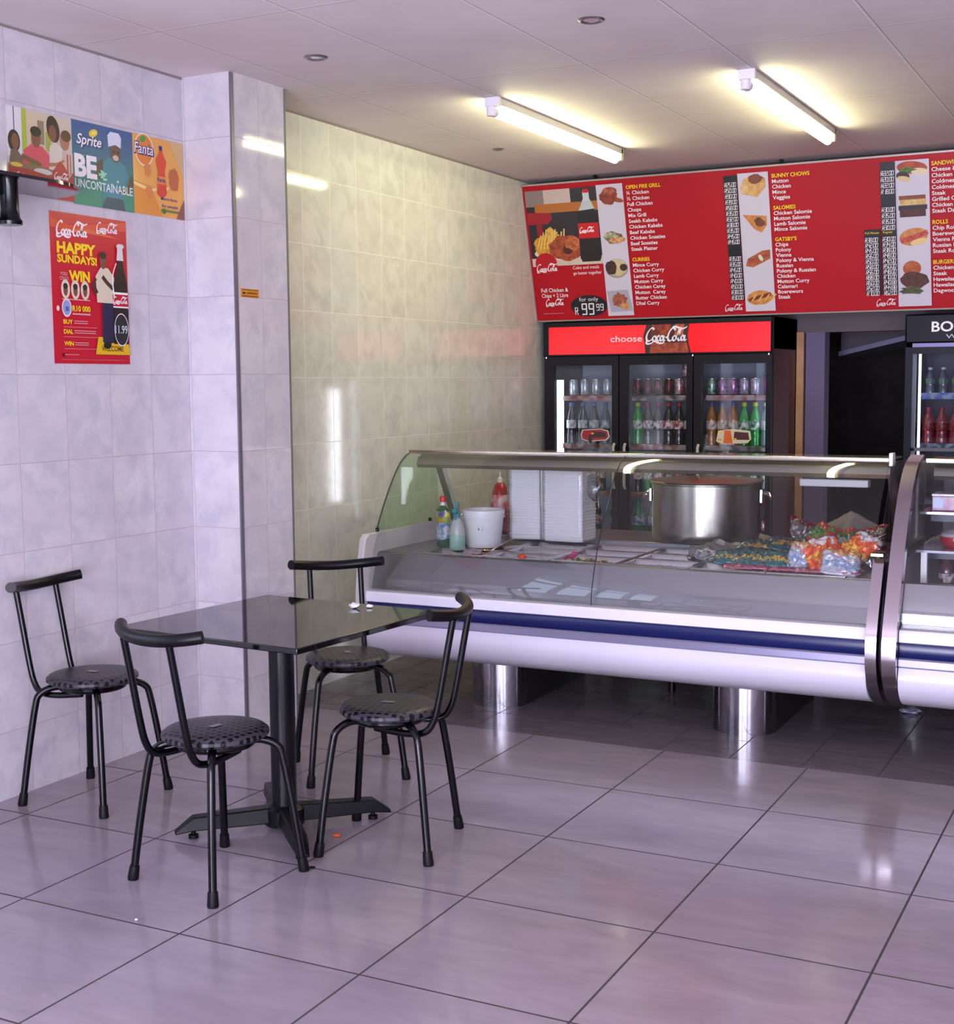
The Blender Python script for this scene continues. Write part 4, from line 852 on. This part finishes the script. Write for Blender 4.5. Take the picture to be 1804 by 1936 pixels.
# left end panel: rim, inside face, side glass
XL = -.985
endp = [(3.76, .20), (3.76, .83), (2.63, .822), (2.60, .80), (2.575, .70), (2.556, .56), (2.55, .45), (2.57, .36), (2.63, .28), (2.73, .215), (2.85, .192)]
MB().prism(endp, XL-.038, XL-.002).build('end_panel', cream, t, bevel=.006)
arc_in = [q for q in GL if q[1] > .822]
side = [(3.33, 1.19), (3.36, .824)] + list(reversed(arc_in))
MB().prism(side, XL-.016, XL-.010).build('side_glass', clear_green, t)
rim = offset_path(arc_in, .002)
MB().tube([(XL-.013, a, b) for a, b in rim], .0042, 8).build('glass_edge', mat('dark_glass_edge', '#3d4f46', .3), t)
for y in (2.73, 3.26): MB().lathe([(0,0),(.009,0),(.009,.02),(0,.02)], (XL-.013, y, .824), 12).build('glass_clip', black_plastic, t)
# right end band of this counter (lower than its neighbour), with its own glass above it
low = [q for q in ARC if q[1] <= .84]
def band(mb, path, x0, x1, th=.05):
    return mb.prism(path+list(reversed(offset_path(path, th))), x0, x1)
band(MB(), low, 1.388, 1.432, .06).build('end_band', chrome, t, angle=60)
MB().prism([(2.70, .24), (2.66, .45), (2.72, .80), (3.72, .80), (3.72, .24)], 1.392, 1.43).build('end_panel', mat('grey_end_panel', '#6f6a76', .4), t)
MB().prism([(3.30, 1.19), (3.36, .80)] + list(reversed([q for q in GL if q[1] > .80])), 1.402, 1.408).build('side_glass', clear, t)
MB().box((1.386, 2.64, .835), (1.434, 2.70, .846)).build('band_cap', mat('brass_tint_steel', '#c7b98a', .2, 1.0), t)
# canopy: top shelf, front rail, lamp housing, sloping posts
def canopy(t, x0, x1, posts=True):
    cp = MB(); cp.box((x0-.02, 3.07, 1.196), (x1, 3.36, 1.203)); cp.build('top_glass', mat('top_shelf_glass', '#9c9888', .06, coat=.5), t)
    MB().box((x0-.02, 3.058, 1.190), (x1, 3.075, 1.210)).build('front_rail', mat('rail_alu', '#b8b0a2', .25, 1.0), t, bevel=.003)
    MB().prism([(3.10, 1.168), (3.085, 1.135), (3.095, 1.118), (3.27, 1.105), (3.30, 1.125), (3.30, 1.175), (3.14, 1.185)], x0+.01, x1).build('lamp_housing', alu, t, angle=30)
    if posts:
        for x in (x0+.03, x1-.04):
            MB().prism([(3.24, 1.13), (3.285, 1.13), (3.50, .76), (3.45, .76)], x, x+.035).build('canopy_post', alu, t)
canopy(t, -.985, 1.375)
MB().box((.98, 3.10, 1.075), (1.28, 3.16, 1.108)).build('lamp_unit', mat('pale_lamp_unit', '#b5b3b8', .35), t, bevel=.004)
MB().prism([(3.03, 1.175), (3.03, 1.232), (3.09, 1.232), (3.10, 1.175)], 1.378, 1.395).build('corner_bracket', mat('white_bracket', '#eeecec', .3), t, bevel=.004)
# deck: tray floor, front and back ledges
MB().box((-.985, 2.732, .60), (1.39, 3.46, .612)).build('deck_floor', steel_deck, t)
MB().box((-.985, 2.732, .722), (-.76, 3.46, .728)).box((1.27, 2.732, .722), (1.39, 3.46, .728)).box((-.76, 3.38, .722), (1.27, 3.46, .728)).build('deck_plate', steel_deck, t)
MB().box((-.985, 3.46, .612), (1.39, 3.94, .745)).build('back_ledge', steel_deck, t, bevel=.004)

# gastronorm pans
def make_pan(label, w=.333, d=.205, h=.095):
    t = thing('food_pan', label, 'pan', group='steel food pans in the counter deck'); mb = MB(); r = .014; x, y = w/2, d/2
    rings = [(x, y, .0), (x, y, -.006), (x, y, 0), (x-r, y-r, .0015), (x-r-.006, y-r-.006, -.01), (x-r-.016, y-r-.016, -h), (x-r-.03, y-r-.03, -h-.004)]
    vs = []; 
    for a, b, z in rings[1:]: vs += [(-a,-b,z), (a,-b,z), (a,b,z), (-a,b,z)]
    fs = [(4*i+j, 4*i+(j+1)%4, 4*i+4+(j+1)%4, 4*i+4+j) for i in range(len(rings)-2) for j in range(4)]; n = 4*(len(rings)-2); fs.append((n, n+1, n+2, n+3))
    mb.add(vs, fs).build('pan_body', steel, t); return t
pans = {}
p0 = None
for r_ in range(3):
    for c_ in range(6):
        lab = 'steel food pan in the counter deck, %s row from front, %s from left' % (ORD[r_], ORD[c_])
        loc = (-.592+.338*c_, 2.842+.212*r_, .730)
        if p0 is None: p0 = make_pan(lab); p0.location = loc
        else: dup(p0, loc, 0, lab)
        pans[(r_, c_)] = loc

def heap(name, label, loc, rx, ry, n, size, cols, seed):
    """loose scraps nobody could count, one object"""
    rnd = random.Random(seed); mb = MB(); ms = [mat('scrap_'+c.strip('#'), c, .45) for c in cols]
    for _ in range(n):
        a = rnd.random()*2*pi; q = rnd.random()**.6; c = Vector((rx*q*cos(a), ry*q*sin(a), size*(.4+(1-q)*1.3*rnd.random())))
        ax = Vector((rnd.uniform(-1,1), rnd.uniform(-1,1), rnd.uniform(-.5,.5))).normalized(); ay = ax.orthogonal().normalized(); az = ax.cross(ay)
        s_ = size*rnd.uniform(.5,1); mb.obox(c, ax*s_, ay*s_*.6, az*s_*.35, rnd.randrange(len(ms)))
    o = mb.build(name, ms, loc=loc); tag(o, label, 'food', kind='stuff'); return o
heap('chopped_relish', 'chopped olive green and purple relish in a front pan of the counter', (.060, 2.83, .706), .13, .07, 170, .014, ['#8a8f36','#5c5a2a','#6a2f3a','#3a2a2c','#b3a860'], 1)
heap('chopped_onion', 'dull red chopped onion in the front pan left of the tomato', (-.47, 2.84, .704), .07, .05, 90, .014, ['#7a3440','#8f4a50','#5a2a33'], 2)
heap('shredded_salad', 'pale shredded salad left in a pan beside the foam boxes', (-.27, 2.86, .700), .10, .06, 80, .013, ['#c9c4c9','#9a8a90','#b35a6a','#d8d4da'], 3)
heap('rice_remains', 'greyish crumbs of ice and food in the front pan below the pot', (.41, 2.84, .698), .12, .07, 130, .012, ['#9fb0c4','#7c8aa0','#b8bccb'], 4)
def blob(name, label, cat, loc, r, m, stem=None, sc=(1,1,.85)):
    t = thing(name, label, cat, loc); mb = MB(); prof = [(0, 0)] + [(r*sin(a), r-r*cos(a)) for a in [radians(k) for k in range(15, 180, 15)]] + [(0, 2*r)]
    o = mb.lathe(prof, seg=18).build('body', m, t); o.scale = sc
    if stem: MB().tube([(0,0,r*1.65*sc[2]), (.004,0,r*2.2*sc[2])], .003, 6).build('stem', stem, t)
    return t
blob('tomato', 'small bright orange-red tomato in the deck near the foam boxes', 'vegetable', (-.235, 2.775, .712), .021, mat('tomato_red', '#d8482a', .25), mat('stem_green', '#4d6a2c', .6))
crumple('onion_piece', 'piece of pink onion on the pan rim, right of the tomato', 'vegetable', (-.04, 2.94, .705), .026, mat('pink_onion', '#b03a6a', .35), 21, flat=.9)
# serving spoon
t = thing('serving_spoon', 'steel serving spoon lying across the pan edge beside the bucket', 'spoon', (-.46, 2.90, .737))
MB().tube([(0, 0, 0), (.03, .08, .03), (.05, .15, .045)], [.005, .004, .005], 8, flat=.5).build('handle', steel_bright, t)
MB().lathe([(0, 0), (.018, .003), (.028, .012), (.026, .013), (.016, .005), (0, .002)], (-.015, -.03, -.008), 18).build('bowl', steel_bright, t)

# ------------------------------------------------------------------ things standing on the deck
Z0 = .7285; ZB = .7455
t = thing('dish_soap_bottle', 'green dish soap bottle with a red cap and yellow fruit label', 'bottle', (-.795, 3.03, Z0), radians(-25))
prof = [(0,0),(.030,0),(.033,.006),(.031,.06),(.034,.12),(.038,.155),(.034,.185),(.018,.20),(.013,.207),(0,.207)]
b = MB().lathe(prof, seg=28).build('bottle_body', mat('green_soap', '#1d5a34', .12, coat=.6), t); b.scale = (1.3, .8, 1)
lb = MB().lathe([(.0316,.03),(.0317,.06),(.0347,.12),(.0386,.152),(.036,.178)], seg=28, mats=[0,0,1,2]).build('bottle_label', [mat('soap_label_white', '#c9d0d6', .35, vary=('#5a7fae', 50, 0)), mat('soap_label_orange', '#d9a04a', .35, vary=('#7a9a3a', 45, 0)), mat('soap_label_yellow', '#d3d24a', .35, vary=('#5a4a9a', 45, 0))], t); lb.scale = (1.3, .81, 1)
MB().lathe([(.012,.205),(.013,.21),(.010,.222),(.010,.226),(0,.226)], seg=18).build('neck', white_plastic, t)
MB().lathe([(0,.222),(.016,.224),(.018,.240),(.013,.252),(0,.254)], seg=18).build('bottle_cap', mat('soap_cap_red', '#c92a2a', .35), t)
t = thing('spray_bottle', 'clear spray bottle half full of green liquid with a teal trigger', 'bottle', (-.662, 2.93, Z0), radians(-80))
MB().lathe([(0,0),(.036,0),(.039,.006),(.039,.075),(.0385,.095),(.030,.125),(.018,.15),(.013,.165),(.0125,.165),(.012,.15)], seg=28, mats=[0,0,0,1,1,1,1,1,1]).build('bottle_body', [mat('pale_green_liquid', '#8fb8a8', .1, coat=.5), mat('frosted_bottle', '#a9b3b0', .3)], t)
MB().lathe([(.0125,.158),(.019,.160),(.019,.178),(.011,.184),(0,.184)], seg=18).build('collar', mat('teal_plastic', '#1c7f88', .4), t)
MB().box((-.011, -.011, .184), (.045, .011, .205)).box((-.009, -.009, .20), (.006, .009, .235)).prism([(.012,.184),(.022,.184),(.032,.150),(.024,.150)], -.006, .006, axis='y').build('trigger', mat('teal_plastic'), t, bevel=.003)
t = thing('white_bucket', 'white plastic bucket with a small teal round mark', 'bucket', (-.603, 3.10, Z0))
MB().lathe([(0,0),(.083,0),(.087,.006),(.103,.165),(.107,.165),(.107,.185),(.104,.187),(.100,.187),(.098,.18),(.084,.012),(0,.012)], seg=40).build('bucket_body', white_plastic, t)
MB().lathe([(.1045,.150),(.1085,.150),(.1085,.156),(.1045,.156)], seg=40).build('bucket_rib', white_plastic, t)
a0 = radians(-72); mb = MB(); vs = []
for k in range(20):
    an = 2*pi*k/20; ph = a0+.14*cos(an); z = .10+.0135*sin(an); r = .0955+.0008+(z-.1)*.098; vs.append((r*cos(ph), r*sin(ph), z))
mb.add(vs, [tuple(range(20))]).build('round_mark', mat('teal_mark', '#2b8a93', .4), t)
# red bottle behind
t = thing('red_sauce_bottle', 'large red plastic bottle standing behind the white bucket', 'bottle', (-.735, 3.56, ZB))
MB().lathe([(0,0),(.058,0),(.062,.01),(.060,.12),(.050,.17),(.045,.21),(.030,.255),(.018,.27),(0,.27)], seg=28).build('bottle_body', mat('sauce_red', '#8f1824', .25, coat=.4), t)
MB().lathe([(.0605,.10),(.0590,.125),(.0512,.168),(.0462,.205)], seg=28).build('bottle_label', mat('sauce_label', '#b8202e', .35, vary=('#c9a8a8', 30, 0)), t)
MB().lathe([(0,.268),(.016,.268),(.014,.29),(.005,.30),(.004,.325),(0,.326)], seg=16).build('nozzle', mat('pale_nozzle', '#c9c2b4', .4), t)

# wrapped stacks of foam clamshell boxes
foam = mat('foam_white', '#eeeaf0', .5)
def foam_stack(label, loc, w, d, n, pitch, rz):
    t = thing('foam_box_stack', label, 'boxes', loc, rz); prof = []
    mb = MB(); rnd = random.Random(int(w*1000)); z = 0
    for i in range(n):
        ox, oy = rnd.uniform(-.0015,.0015), rnd.uniform(-.0015,.0015)
        for (zz0, zz1, s0, s1) in ((z, z+pitch*.7, -.003, 0), (z+pitch*.7, z+pitch*.985, 0, -.001)):
            def R(s, zz):
                x, y, c = w/2+s, d/2+s, .018; 
                return [(-x+c,-y,zz),(x-c,-y,zz),(x,-y+c,zz),(x,y-c,zz),(x-c,y,zz),(-x+c,y,zz),(-x,y-c,zz),(-x,-y+c,zz)]
            vs = [(a+ox, b_+oy, c_) for a, b_, c_ in R(s0, zz0)+R(s1, zz1)]
            mb.add(vs, [(k, (k+1)%8, 8+(k+1)%8, 8+k) for k in range(8)] + [tuple(reversed(range(8))), tuple(range(8, 16))])
        z += pitch
    mb.build('foam_boxes', foam, t)
    # loose clear wrapping
    b = bmesh.new(); bmesh.ops.create_cube(b, size=1.0); bmesh.ops.subdivide_edges(b, edges=b.edges, cuts=11, use_grid_fill=True)
    for v in b.verts:
        x, y, zz = v.co; p = Vector((x*(w+.012), y*(d+.012), (zz+.5)*(z+.008)+.0005)); nn = noise.noise(Vector((x*5, y*5, zz*3))+Vector((w*50, 0, 0)))
        q = 1+.035*nn; p.x *= q; p.y *= q; v.co = p
    me = bpy.data.meshes.new('wrap'); b.to_mesh(me); b.free(); me.materials.append(wrap_m)
    me.polygons.foreach_set('use_smooth', [True]*len(me.polygons))
    o = bpy.data.objects.new('plastic_wrap', me); COL.objects.link(o); o.parent = t
    return t, z
wrap_m = glass('plastic_wrap', '#ffffff', .12, 1.2)
foam_stack('taller left stack of white foam boxes wrapped in clear plastic', (-.490, 3.42, ZB), .185, .17, 23, .0162, radians(6))
t, _ = foam_stack('right stack of white foam boxes wrapped in clear plastic, next to the pot', (-.262, 3.40, ZB), .222, .19, 22, .0162, radians(-4))
# loose bag mouth at the side of the right stack
mb = MB(); n = 12
prev = None; vs = []
for i in range(7):
    f = i/6; cx = .10+.075*f; rad = .075-.03*abs(f-.55)*2
    for k in range(n):
        an = 2*pi*k/n; wv = 1+.18*sin(3*an+i); vs.append((cx+.01*sin(k*1.7), rad*.5*cos(an)*wv, .285+rad*sin(an)*wv-.035*f))
mb.add(vs, [(i*n+k, i*n+(k+1)%n, (i+1)*n+(k+1)%n, (i+1)*n+k) for i in range(6) for k in range(n)])
mb.build('bag_mouth', glass('bag_film', '#dfe6ea', .2, 2.0), t)
# cloth of torn plastic on the left? cover lid behind: second pack further back
# big aluminium pot
t = thing('cooking_pot', 'big round aluminium cooking pot with a lid on the back ledge', 'pot', (.378, 3.655, ZB), radians(10))
pot_m = mat('brushed_pot', '#a7a49c', .24, 1.0, bump=(14, .05))
R = .272
MB().lathe([(0,0),(R-.03,0),(R-.008,.006),(R-.001,.02),(R,.05),(R,.288),(R+.006,.292),(R+.006,.298),(R,.300),(R-.004,.296),(R-.004,.02),(0,.012)], seg=72).build('pot_body', pot_m, t)
ld = MB().lathe([(R+.010,.296),(R+.012,.300),(R+.010,.306),(R-.02,.309),(R-.10,.316),(0,.322)], seg=72).build('lid', mat('lid_metal', '#b0a88f', .25, 1.0), t)
MB().tube([(-.04,0,.322),(-.035,0,.345),(.035,0,.345),(.04,0,.322)], .006, 8).build('lid_handle', steel_bright, ld)
for s_ in (1, -1):
    a = 0 if s_ > 0 else pi
    h = MB(); pts = [(R+.002, -.05, .235), (R+.03, -.045, .24), (R+.042, -.02, .215), (R+.042, .02, .215), (R+.03, .045, .24), (R+.002, .05, .235)]
    h.tube([(s_*x, y, z) for x, y, z in smooth_path(pts, 4)], .006, 10); h.box((min(s_*(R-.002), s_*(R+.007)), -.065, .20), (max(s_*(R-.002), s_*(R+.007)), .065, .262))
    h.build('pot_handle', steel_bright, t)

# snack packets
def packet_mat(key, a, b, c, foil=False):
    t_ = NT('packet_'+key); g = t_.nt.nodes.new('ShaderNodeTexCoord'); sp = t_.nt.nodes.new('ShaderNodeSeparateXYZ'); t_.nt.links.new(g.outputs['UV'], sp.inputs[0])
    u_, v_ = sp.outputs[0], sp.outputs[1]
    nv_ = t_.noise(34.0, 4, None, .65, .6); w = t_.M('ADD', v_, t_.M('MULTIPLY', t_.M('SUBTRACT', nv_, .5), 1.1))
    m1 = t_.M('MULTIPLY', t_.M('GREATER_THAN', w, .30), t_.M('LESS_THAN', w, .46)); m2 = t_.M('GREATER_THAN', w, .78)
    col = t_.mixc(m1, a, b); col = t_.mixc(m2, col, c); t_.base(col)
    t_.b.inputs['Roughness'].default_value = .22; t_.b.inputs['Metallic'].default_value = .85 if foil else .15; t_.b.inputs['Coat Weight'].default_value = .5
    return t_.m
PM = {'teal': packet_mat('teal', '#0e545c', '#b8923a', '#0b3c46'), 'orange': packet_mat('orange', '#e2551f', '#e6b13a', '#d9d4d8'), 'silver': packet_mat('silver', '#b9b8bd', '#c9c4c4', '#b22a2f', True),
      'green': packet_mat('green', '#3d7a3a', '#c9cfc0', '#b9432a'), 'pale': packet_mat('pale', '#b4b2c4', '#8ba0cc', '#c98a4a'), 'pink': packet_mat('pink', '#a8506a', '#6a3f86', '#c9a9b4'), 'red': packet_mat('red', '#b01f2c', '#d9d3d3', '#5a8a3c')}
def packet(key, label, loc, w, h, th, rx, ry, rz, seed, amp=.16):
    loc = (1.285+(loc[0]-1.285)*.82, loc[1], loc[2]); w *= .90; h *= .94
    nx, ny = 20, 24; vs = []; uv = []
    for side_ in (1, -1):
        for j in range(ny+1):
            for i in range(nx+1):
                u_, v_ = i/nx*2-1, j/ny*2-1; e = max(0, (1-u_**4))*max(0, (1-abs(v_)**3)); 
                nn = noise.noise(Vector((u_*2.1, v_*2.1, seed*3.7))); n2 = noise.noise(Vector((u_*5, v_*5, seed*1.3+9)))
                pinch = 1-.10*(1-abs(v_))*e
                n3 = abs(noise.noise(Vector((u_*7+3, v_*7, seed*2.3)))); z = side_*th*.5*e**.5*(1+.5*n2-.8*n3) + amp*h*.35*nn + .05*h*n2 - .05*h*n3
                vs.append((u_*w/2*pinch*(1+.05*n2), v_*h/2, z)); uv.append((i/nx, j/ny))
    fs = []; N_ = (nx+1)*(ny+1)
    for s_ in (0, 1):
        for j in range(ny):
            for i in range(nx):
                a = s_*N_+j*(nx+1)+i; q = (a, a+1, a+nx+2, a+nx+1); fs.append(q if s_ == 0 else tuple(reversed(q)))
    me = bpy.data.meshes.new('snack_packet'); me.from_pydata(vs, [], fs); ul = me.uv_layers.new(name='UVMap')
    for l in me.loops: ul.data[l.index].uv = uv[l.vertex_index]
    b = bmesh.new(); b.from_mesh(me); bmesh.ops.remove_doubles(b, verts=b.verts, dist=1e-4); b.to_mesh(me); b.free()
    me.materials.append(PM[key]); me.polygons.foreach_set('use_smooth', [True]*len(me.polygons))
    o = bpy.data.objects.new('snack_packet', me); COL.objects.link(o); o.location = loc; o.rotation_euler = (rx, ry, rz)
    return tag(o, label, 'snack packet', 'snack packets heaped in the counter')
R_ = radians
packet('pink', 'flat pink and purple packet at the front, under the teal packets', (.72, 2.84, .738), .22, .13, .016, 0, 0, R_(5), 1, .05)
packet('pink', 'flat pink and purple packet at the front, under the white and orange packets', (.95, 2.84, .738), .22, .13, .016, 0, 0, R_(-4), 2, .05)
packet('pink', 'flat pink packet at the front right corner, beside the steel end band', (1.19, 2.84, .738), .24, .13, .016, 0, 0, R_(3), 3, .05)
packet('teal', 'teal and yellow packet lying at the left front of the packet heap', (.60, 2.93, .762), .17, .14, .035, R_(18), 0, R_(8), 4, .08)
packet('teal', 'teal and yellow packet, second from the left along the heap front', (.735, 2.92, .768), .16, .15, .035, R_(20), 0, R_(-6), 5, .08)
packet('teal', 'teal and yellow packet, third from the left along the heap front', (.875, 2.91, .768), .15, .15, .035, R_(22), 0, R_(5), 6, .08)
packet('teal', 'dark teal packet lying flat on top of the heap, behind the teal row', (.71, 3.10, .795), .24, .18, .03, R_(12), 0, R_(-8), 7, .10)
packet('teal', 'dark teal packet on top of the heap, touching the silver packet', (.85, 3.12, .805), .18, .19, .04, R_(10), R_(5), R_(14), 8, .10)
packet('silver', 'crumpled silver packet with red end standing above the teal packets', (.905, 3.22, .855), .15, .17, .04, R_(35), R_(25), R_(35), 9, .3)
packet('green', 'green packet leaning right of the silver one', (1.00, 3.18, .835), .13, .17, .04, R_(45), R_(30), R_(-20), 10, .25)
packet('pale', 'white and lilac packet between the teal and orange packets', (.975, 2.90, .785), .11, .17, .045, R_(50), 0, R_(-10), 11, .2)
packet('orange', 'bright orange packet lying across the middle of the heap', (1.10, 2.93, .80), .21, .19, .05, R_(38), R_(-8), R_(38), 12, .2)
packet('orange', 'orange packet with its red corner turned up at the right of the heap', (1.26, 3.00, .82), .17, .19, .05, R_(35), R_(15), R_(-35), 13, .25)
packet('red', 'red and white packet behind the bright orange packet', (1.06, 3.06, .825), .15, .17, .04, R_(40), R_(-20), R_(15), 14, .25)
packet('pale', 'pale blue and white packet at the front right of the heap', (1.215, 2.83, .775), .18, .15, .045, R_(42), R_(8), R_(12), 15, .2)
packet('green', 'green and foil packet at the back of the heap below the brown paper', (1.14, 3.20, .83), .20, .17, .04, R_(30), 0, R_(10), 16, .25)
packet('silver', 'crumpled silver packet at the back right of the heap', (1.28, 3.20, .845), .15, .17, .04, R_(35), R_(-18), R_(-15), 17, .3)
packet('orange', 'small orange packet corner showing beside the green packet', (1.035, 3.27, .84), .12, .13, .03, R_(30), R_(10), R_(60), 18, .25)
packet('silver', 'dull silver packet lying at the right edge beside the end glass', (1.34, 3.03, .79), .11, .16, .035, R_(25), R_(20), R_(-20), 19, .25)
# brown paper flap and foil
def sheet_obj(name, label, cat, loc, m, w, h, amp, rx, ry, rz, seed, fold=.0):
    n = 14; mb = MB(); vs = []
    for j in range(n+1):
        for i in range(n+1):
            u_, v_ = i/n*2-1, j/n*2-1; z = amp*noise.noise(Vector((u_*1.8, v_*1.8, seed)))+amp*.45*noise.noise(Vector((u_*5, v_*5, seed+4)))-fold*abs(u_); vs.append((u_*w/2, v_*h/2, z))
    mb.add(vs, [(j*(n+1)+i, j*(n+1)+i+1, (j+1)*(n+1)+i+1, (j+1)*(n+1)+i) for j in range(n) for i in range(n)], 0, True)
    o = mb.build(name, m, loc=loc, angle=80); o.rotation_euler = (rx, ry, rz); so = o.modifiers.new('thickness', 'SOLIDIFY'); so.thickness = .002
    return tag(o, label, cat)
sheet_obj('brown_paper_bag', 'dull brown paper bag folded over the back of the packet heap', 'paper bag', (1.15, 3.27, .885), mat('kraft_brown', '#7d7068', .7), .25, .20, .012, R_(38), 0, R_(-6), 3, .085)
sheet_obj('crumpled_foil', 'crumpled grey foil sheet in the deck left of the teal packets', 'foil', (.60, 3.13, .775), mat('grey_foil', '#a4a19e', .3, .7), .27, .19, .05, R_(10), 0, R_(10), 6, .02)
crumple('plastic_ball', 'small crumpled clear bag beside the grey foil', 'bag', (.58, 2.95, .735), .04, mat('clear_crumple', '#8f8d92', .15, .4), 23, sub=3, flat=.55)
sheet_obj('card_scrap', 'small olive brown card scrap between the pot and the teal packets', 'card', (.80, 3.28, .80), mat('olive_card', '#85765a', .7), .10, .08, .01, R_(30), R_(15), R_(20), 8)
# tongs at right
t = thing('serving_tongs', 'steel wire serving tongs leaning at the right end of the deck', 'tongs', (1.30, 3.02, .78))
MB().tube([(-.03, 0, .045), (.075, .0, .105)], .0055, 8).build('arm', steel_bright, t); MB().tube([(-.02, .0, .005), (.08, .0, .065)], .0065, 8).build('arm', steel_bright, t); MB().tube([(.02, .03, .0), (.085, .03, .035)], .0055, 8).build('arm', steel_bright, t)
MB().tube([(-.11, -.02, -.022), (-.02, 0, .005)], .005, 8).build('grip', mat('navy_grip', '#1c2a4a', .4), t)

# ------------------------------------------------------------------ second counter (cut off by the photo's right edge)
t = counter('display_counter', 'taller curved glass pastry counter cut off by the right photo edge', 1.51, 3.60, 1, 1)
band(MB(), ARC, 1.452, 1.508, .055).build('end_band', chrome, t, angle=60)
a_ = [q for q in ARC]
MB().prism([(3.76, .20), (3.76, .80), (2.78, .80)] + [q for q in offset_path(ARC, .05) if q[1] < .80], 1.46, 1.485).build('end_panel', mat('grey_end_panel'), t)
MB().prism([(3.34, 1.19), (3.34, .80)] + list(reversed([q for q in offset_path(ARC, .03) if q[1] > .80])), 1.478, 1.484).build('side_glass', glass('smoked_side_glass', '#b3a7ae'), t)
canopy(t, 1.545, 3.58, posts=False)
MB().box((1.512, 2.735, .575), (3.58, 3.70, .59)).build('deck_floor', mat('pale_deck', '#c9c8da', .35), t)
for z, y in ((.985, 3.0), (.83, 2.93)):
    MB().box((1.515, y, z-.006), (3.58, 3.55, z+.004)).build('glass_shelf', mat('shelf_glass_%d' % int(z*100), '#5d6a72' if z > .9 else '#9b98ac', .1, coat=.4), t)
    MB().box((1.53, y+.2, z-.055), (3.58, y+.23, z-.006)).build('shelf_rail', mat('navy_rail', '#2a2c52', .35), t)
for x in (1.545, 2.3, 3.2): MB().box((x-.012, 2.94, .59), (x+.012, 2.97, .824)).build('shelf_leg', white_plastic, t)
MB().box((1.53, 3.56, .59), (3.58, 3.60, 1.10)).build('back_panel', mat('dim_back', '#3b3644', .4), t)
plinth(t, 1.98); plinth(t, 3.2)
# its contents
for i, (x, c, lab) in enumerate(((1.63, '#c48aae', 'pink cake box on the upper glass shelf nearest the steel band'), (1.80, '#8e6fc0', 'purple cake box on the upper glass shelf, second from the steel band'))):
    t = thing('cake_box', lab, 'box', (x, 3.12, .990))
    MB().box((-.075, -.06, 0), (.075, .06, .060)).build('box_body', mat('box_'+c.strip('#'), c, .35, vary=('#d9b9cc', 25, 1)), t, bevel=.003)
    MB().box((-.078, -.063, .060), (.078, .063, .072)).build('box_lid', mat('clear_lid', '#a9a6bb', .15), t, bevel=.003)
    MB().box((-.07, -.0625, .012), (-.03, -.0605, .052)).build('box_label', mat('box_label', '#c9d2f0', .4), t)
t = thing('red_jelly_bowl', 'bowl of red jelly with a pale lid on the lower glass shelf', 'bowl', (1.655, 3.06, .835))
MB().lathe([(0,0),(.045,0),(.06,.015),(.066,.045),(.064,.05),(0,.05)], seg=28).build('bowl_body', mat('jelly_red', '#9a1f30', .15, coat=.5), t)
MB().lathe([(.064,.049),(.060,.062),(.03,.078),(.012,.082),(0,.082)], seg=24).build('lid', mat('bowl_lid', '#a39ca5', .15), t)
crumple('cream_pastry', 'small cream coloured pastry on top of the pastry counter boxes', 'pastry', (1.75, 3.20, 1.063), .035, mat('pastry_cream', '#c9b58a', .5), 31, sub=3, flat=.5)
crumple('plastic_liner', 'white crumpled paper lining along the bottom of the pastry counter', 'paper', (1.80, 2.83, .59), .10, mat('paper_liner', '#e3e6ea', .4, vary=('#bcd0d2', 14, 2)), 33, sub=4, flat=.3)
bpy.data.objects['plastic_liner'].scale = (2.6, .8, 1)
for i, (c, x) in enumerate((('#5a2f44', 1.60), ('#2f2f5c', 1.68), ('#2a4a3c', 1.76), ('#a83242', 1.85), ('#274a9a', 1.93))):
    put('bottle', 'low%d' % i, ('drink_bottle', c, '#3a3a5a', c, .20, .032), (x, 3.2, .591), ['dark plum', 'navy', 'dark green', 'red', 'blue'][i]+' drink bottle low inside the pastry counter', 'bottle', 'drink bottles low in the pastry counter')
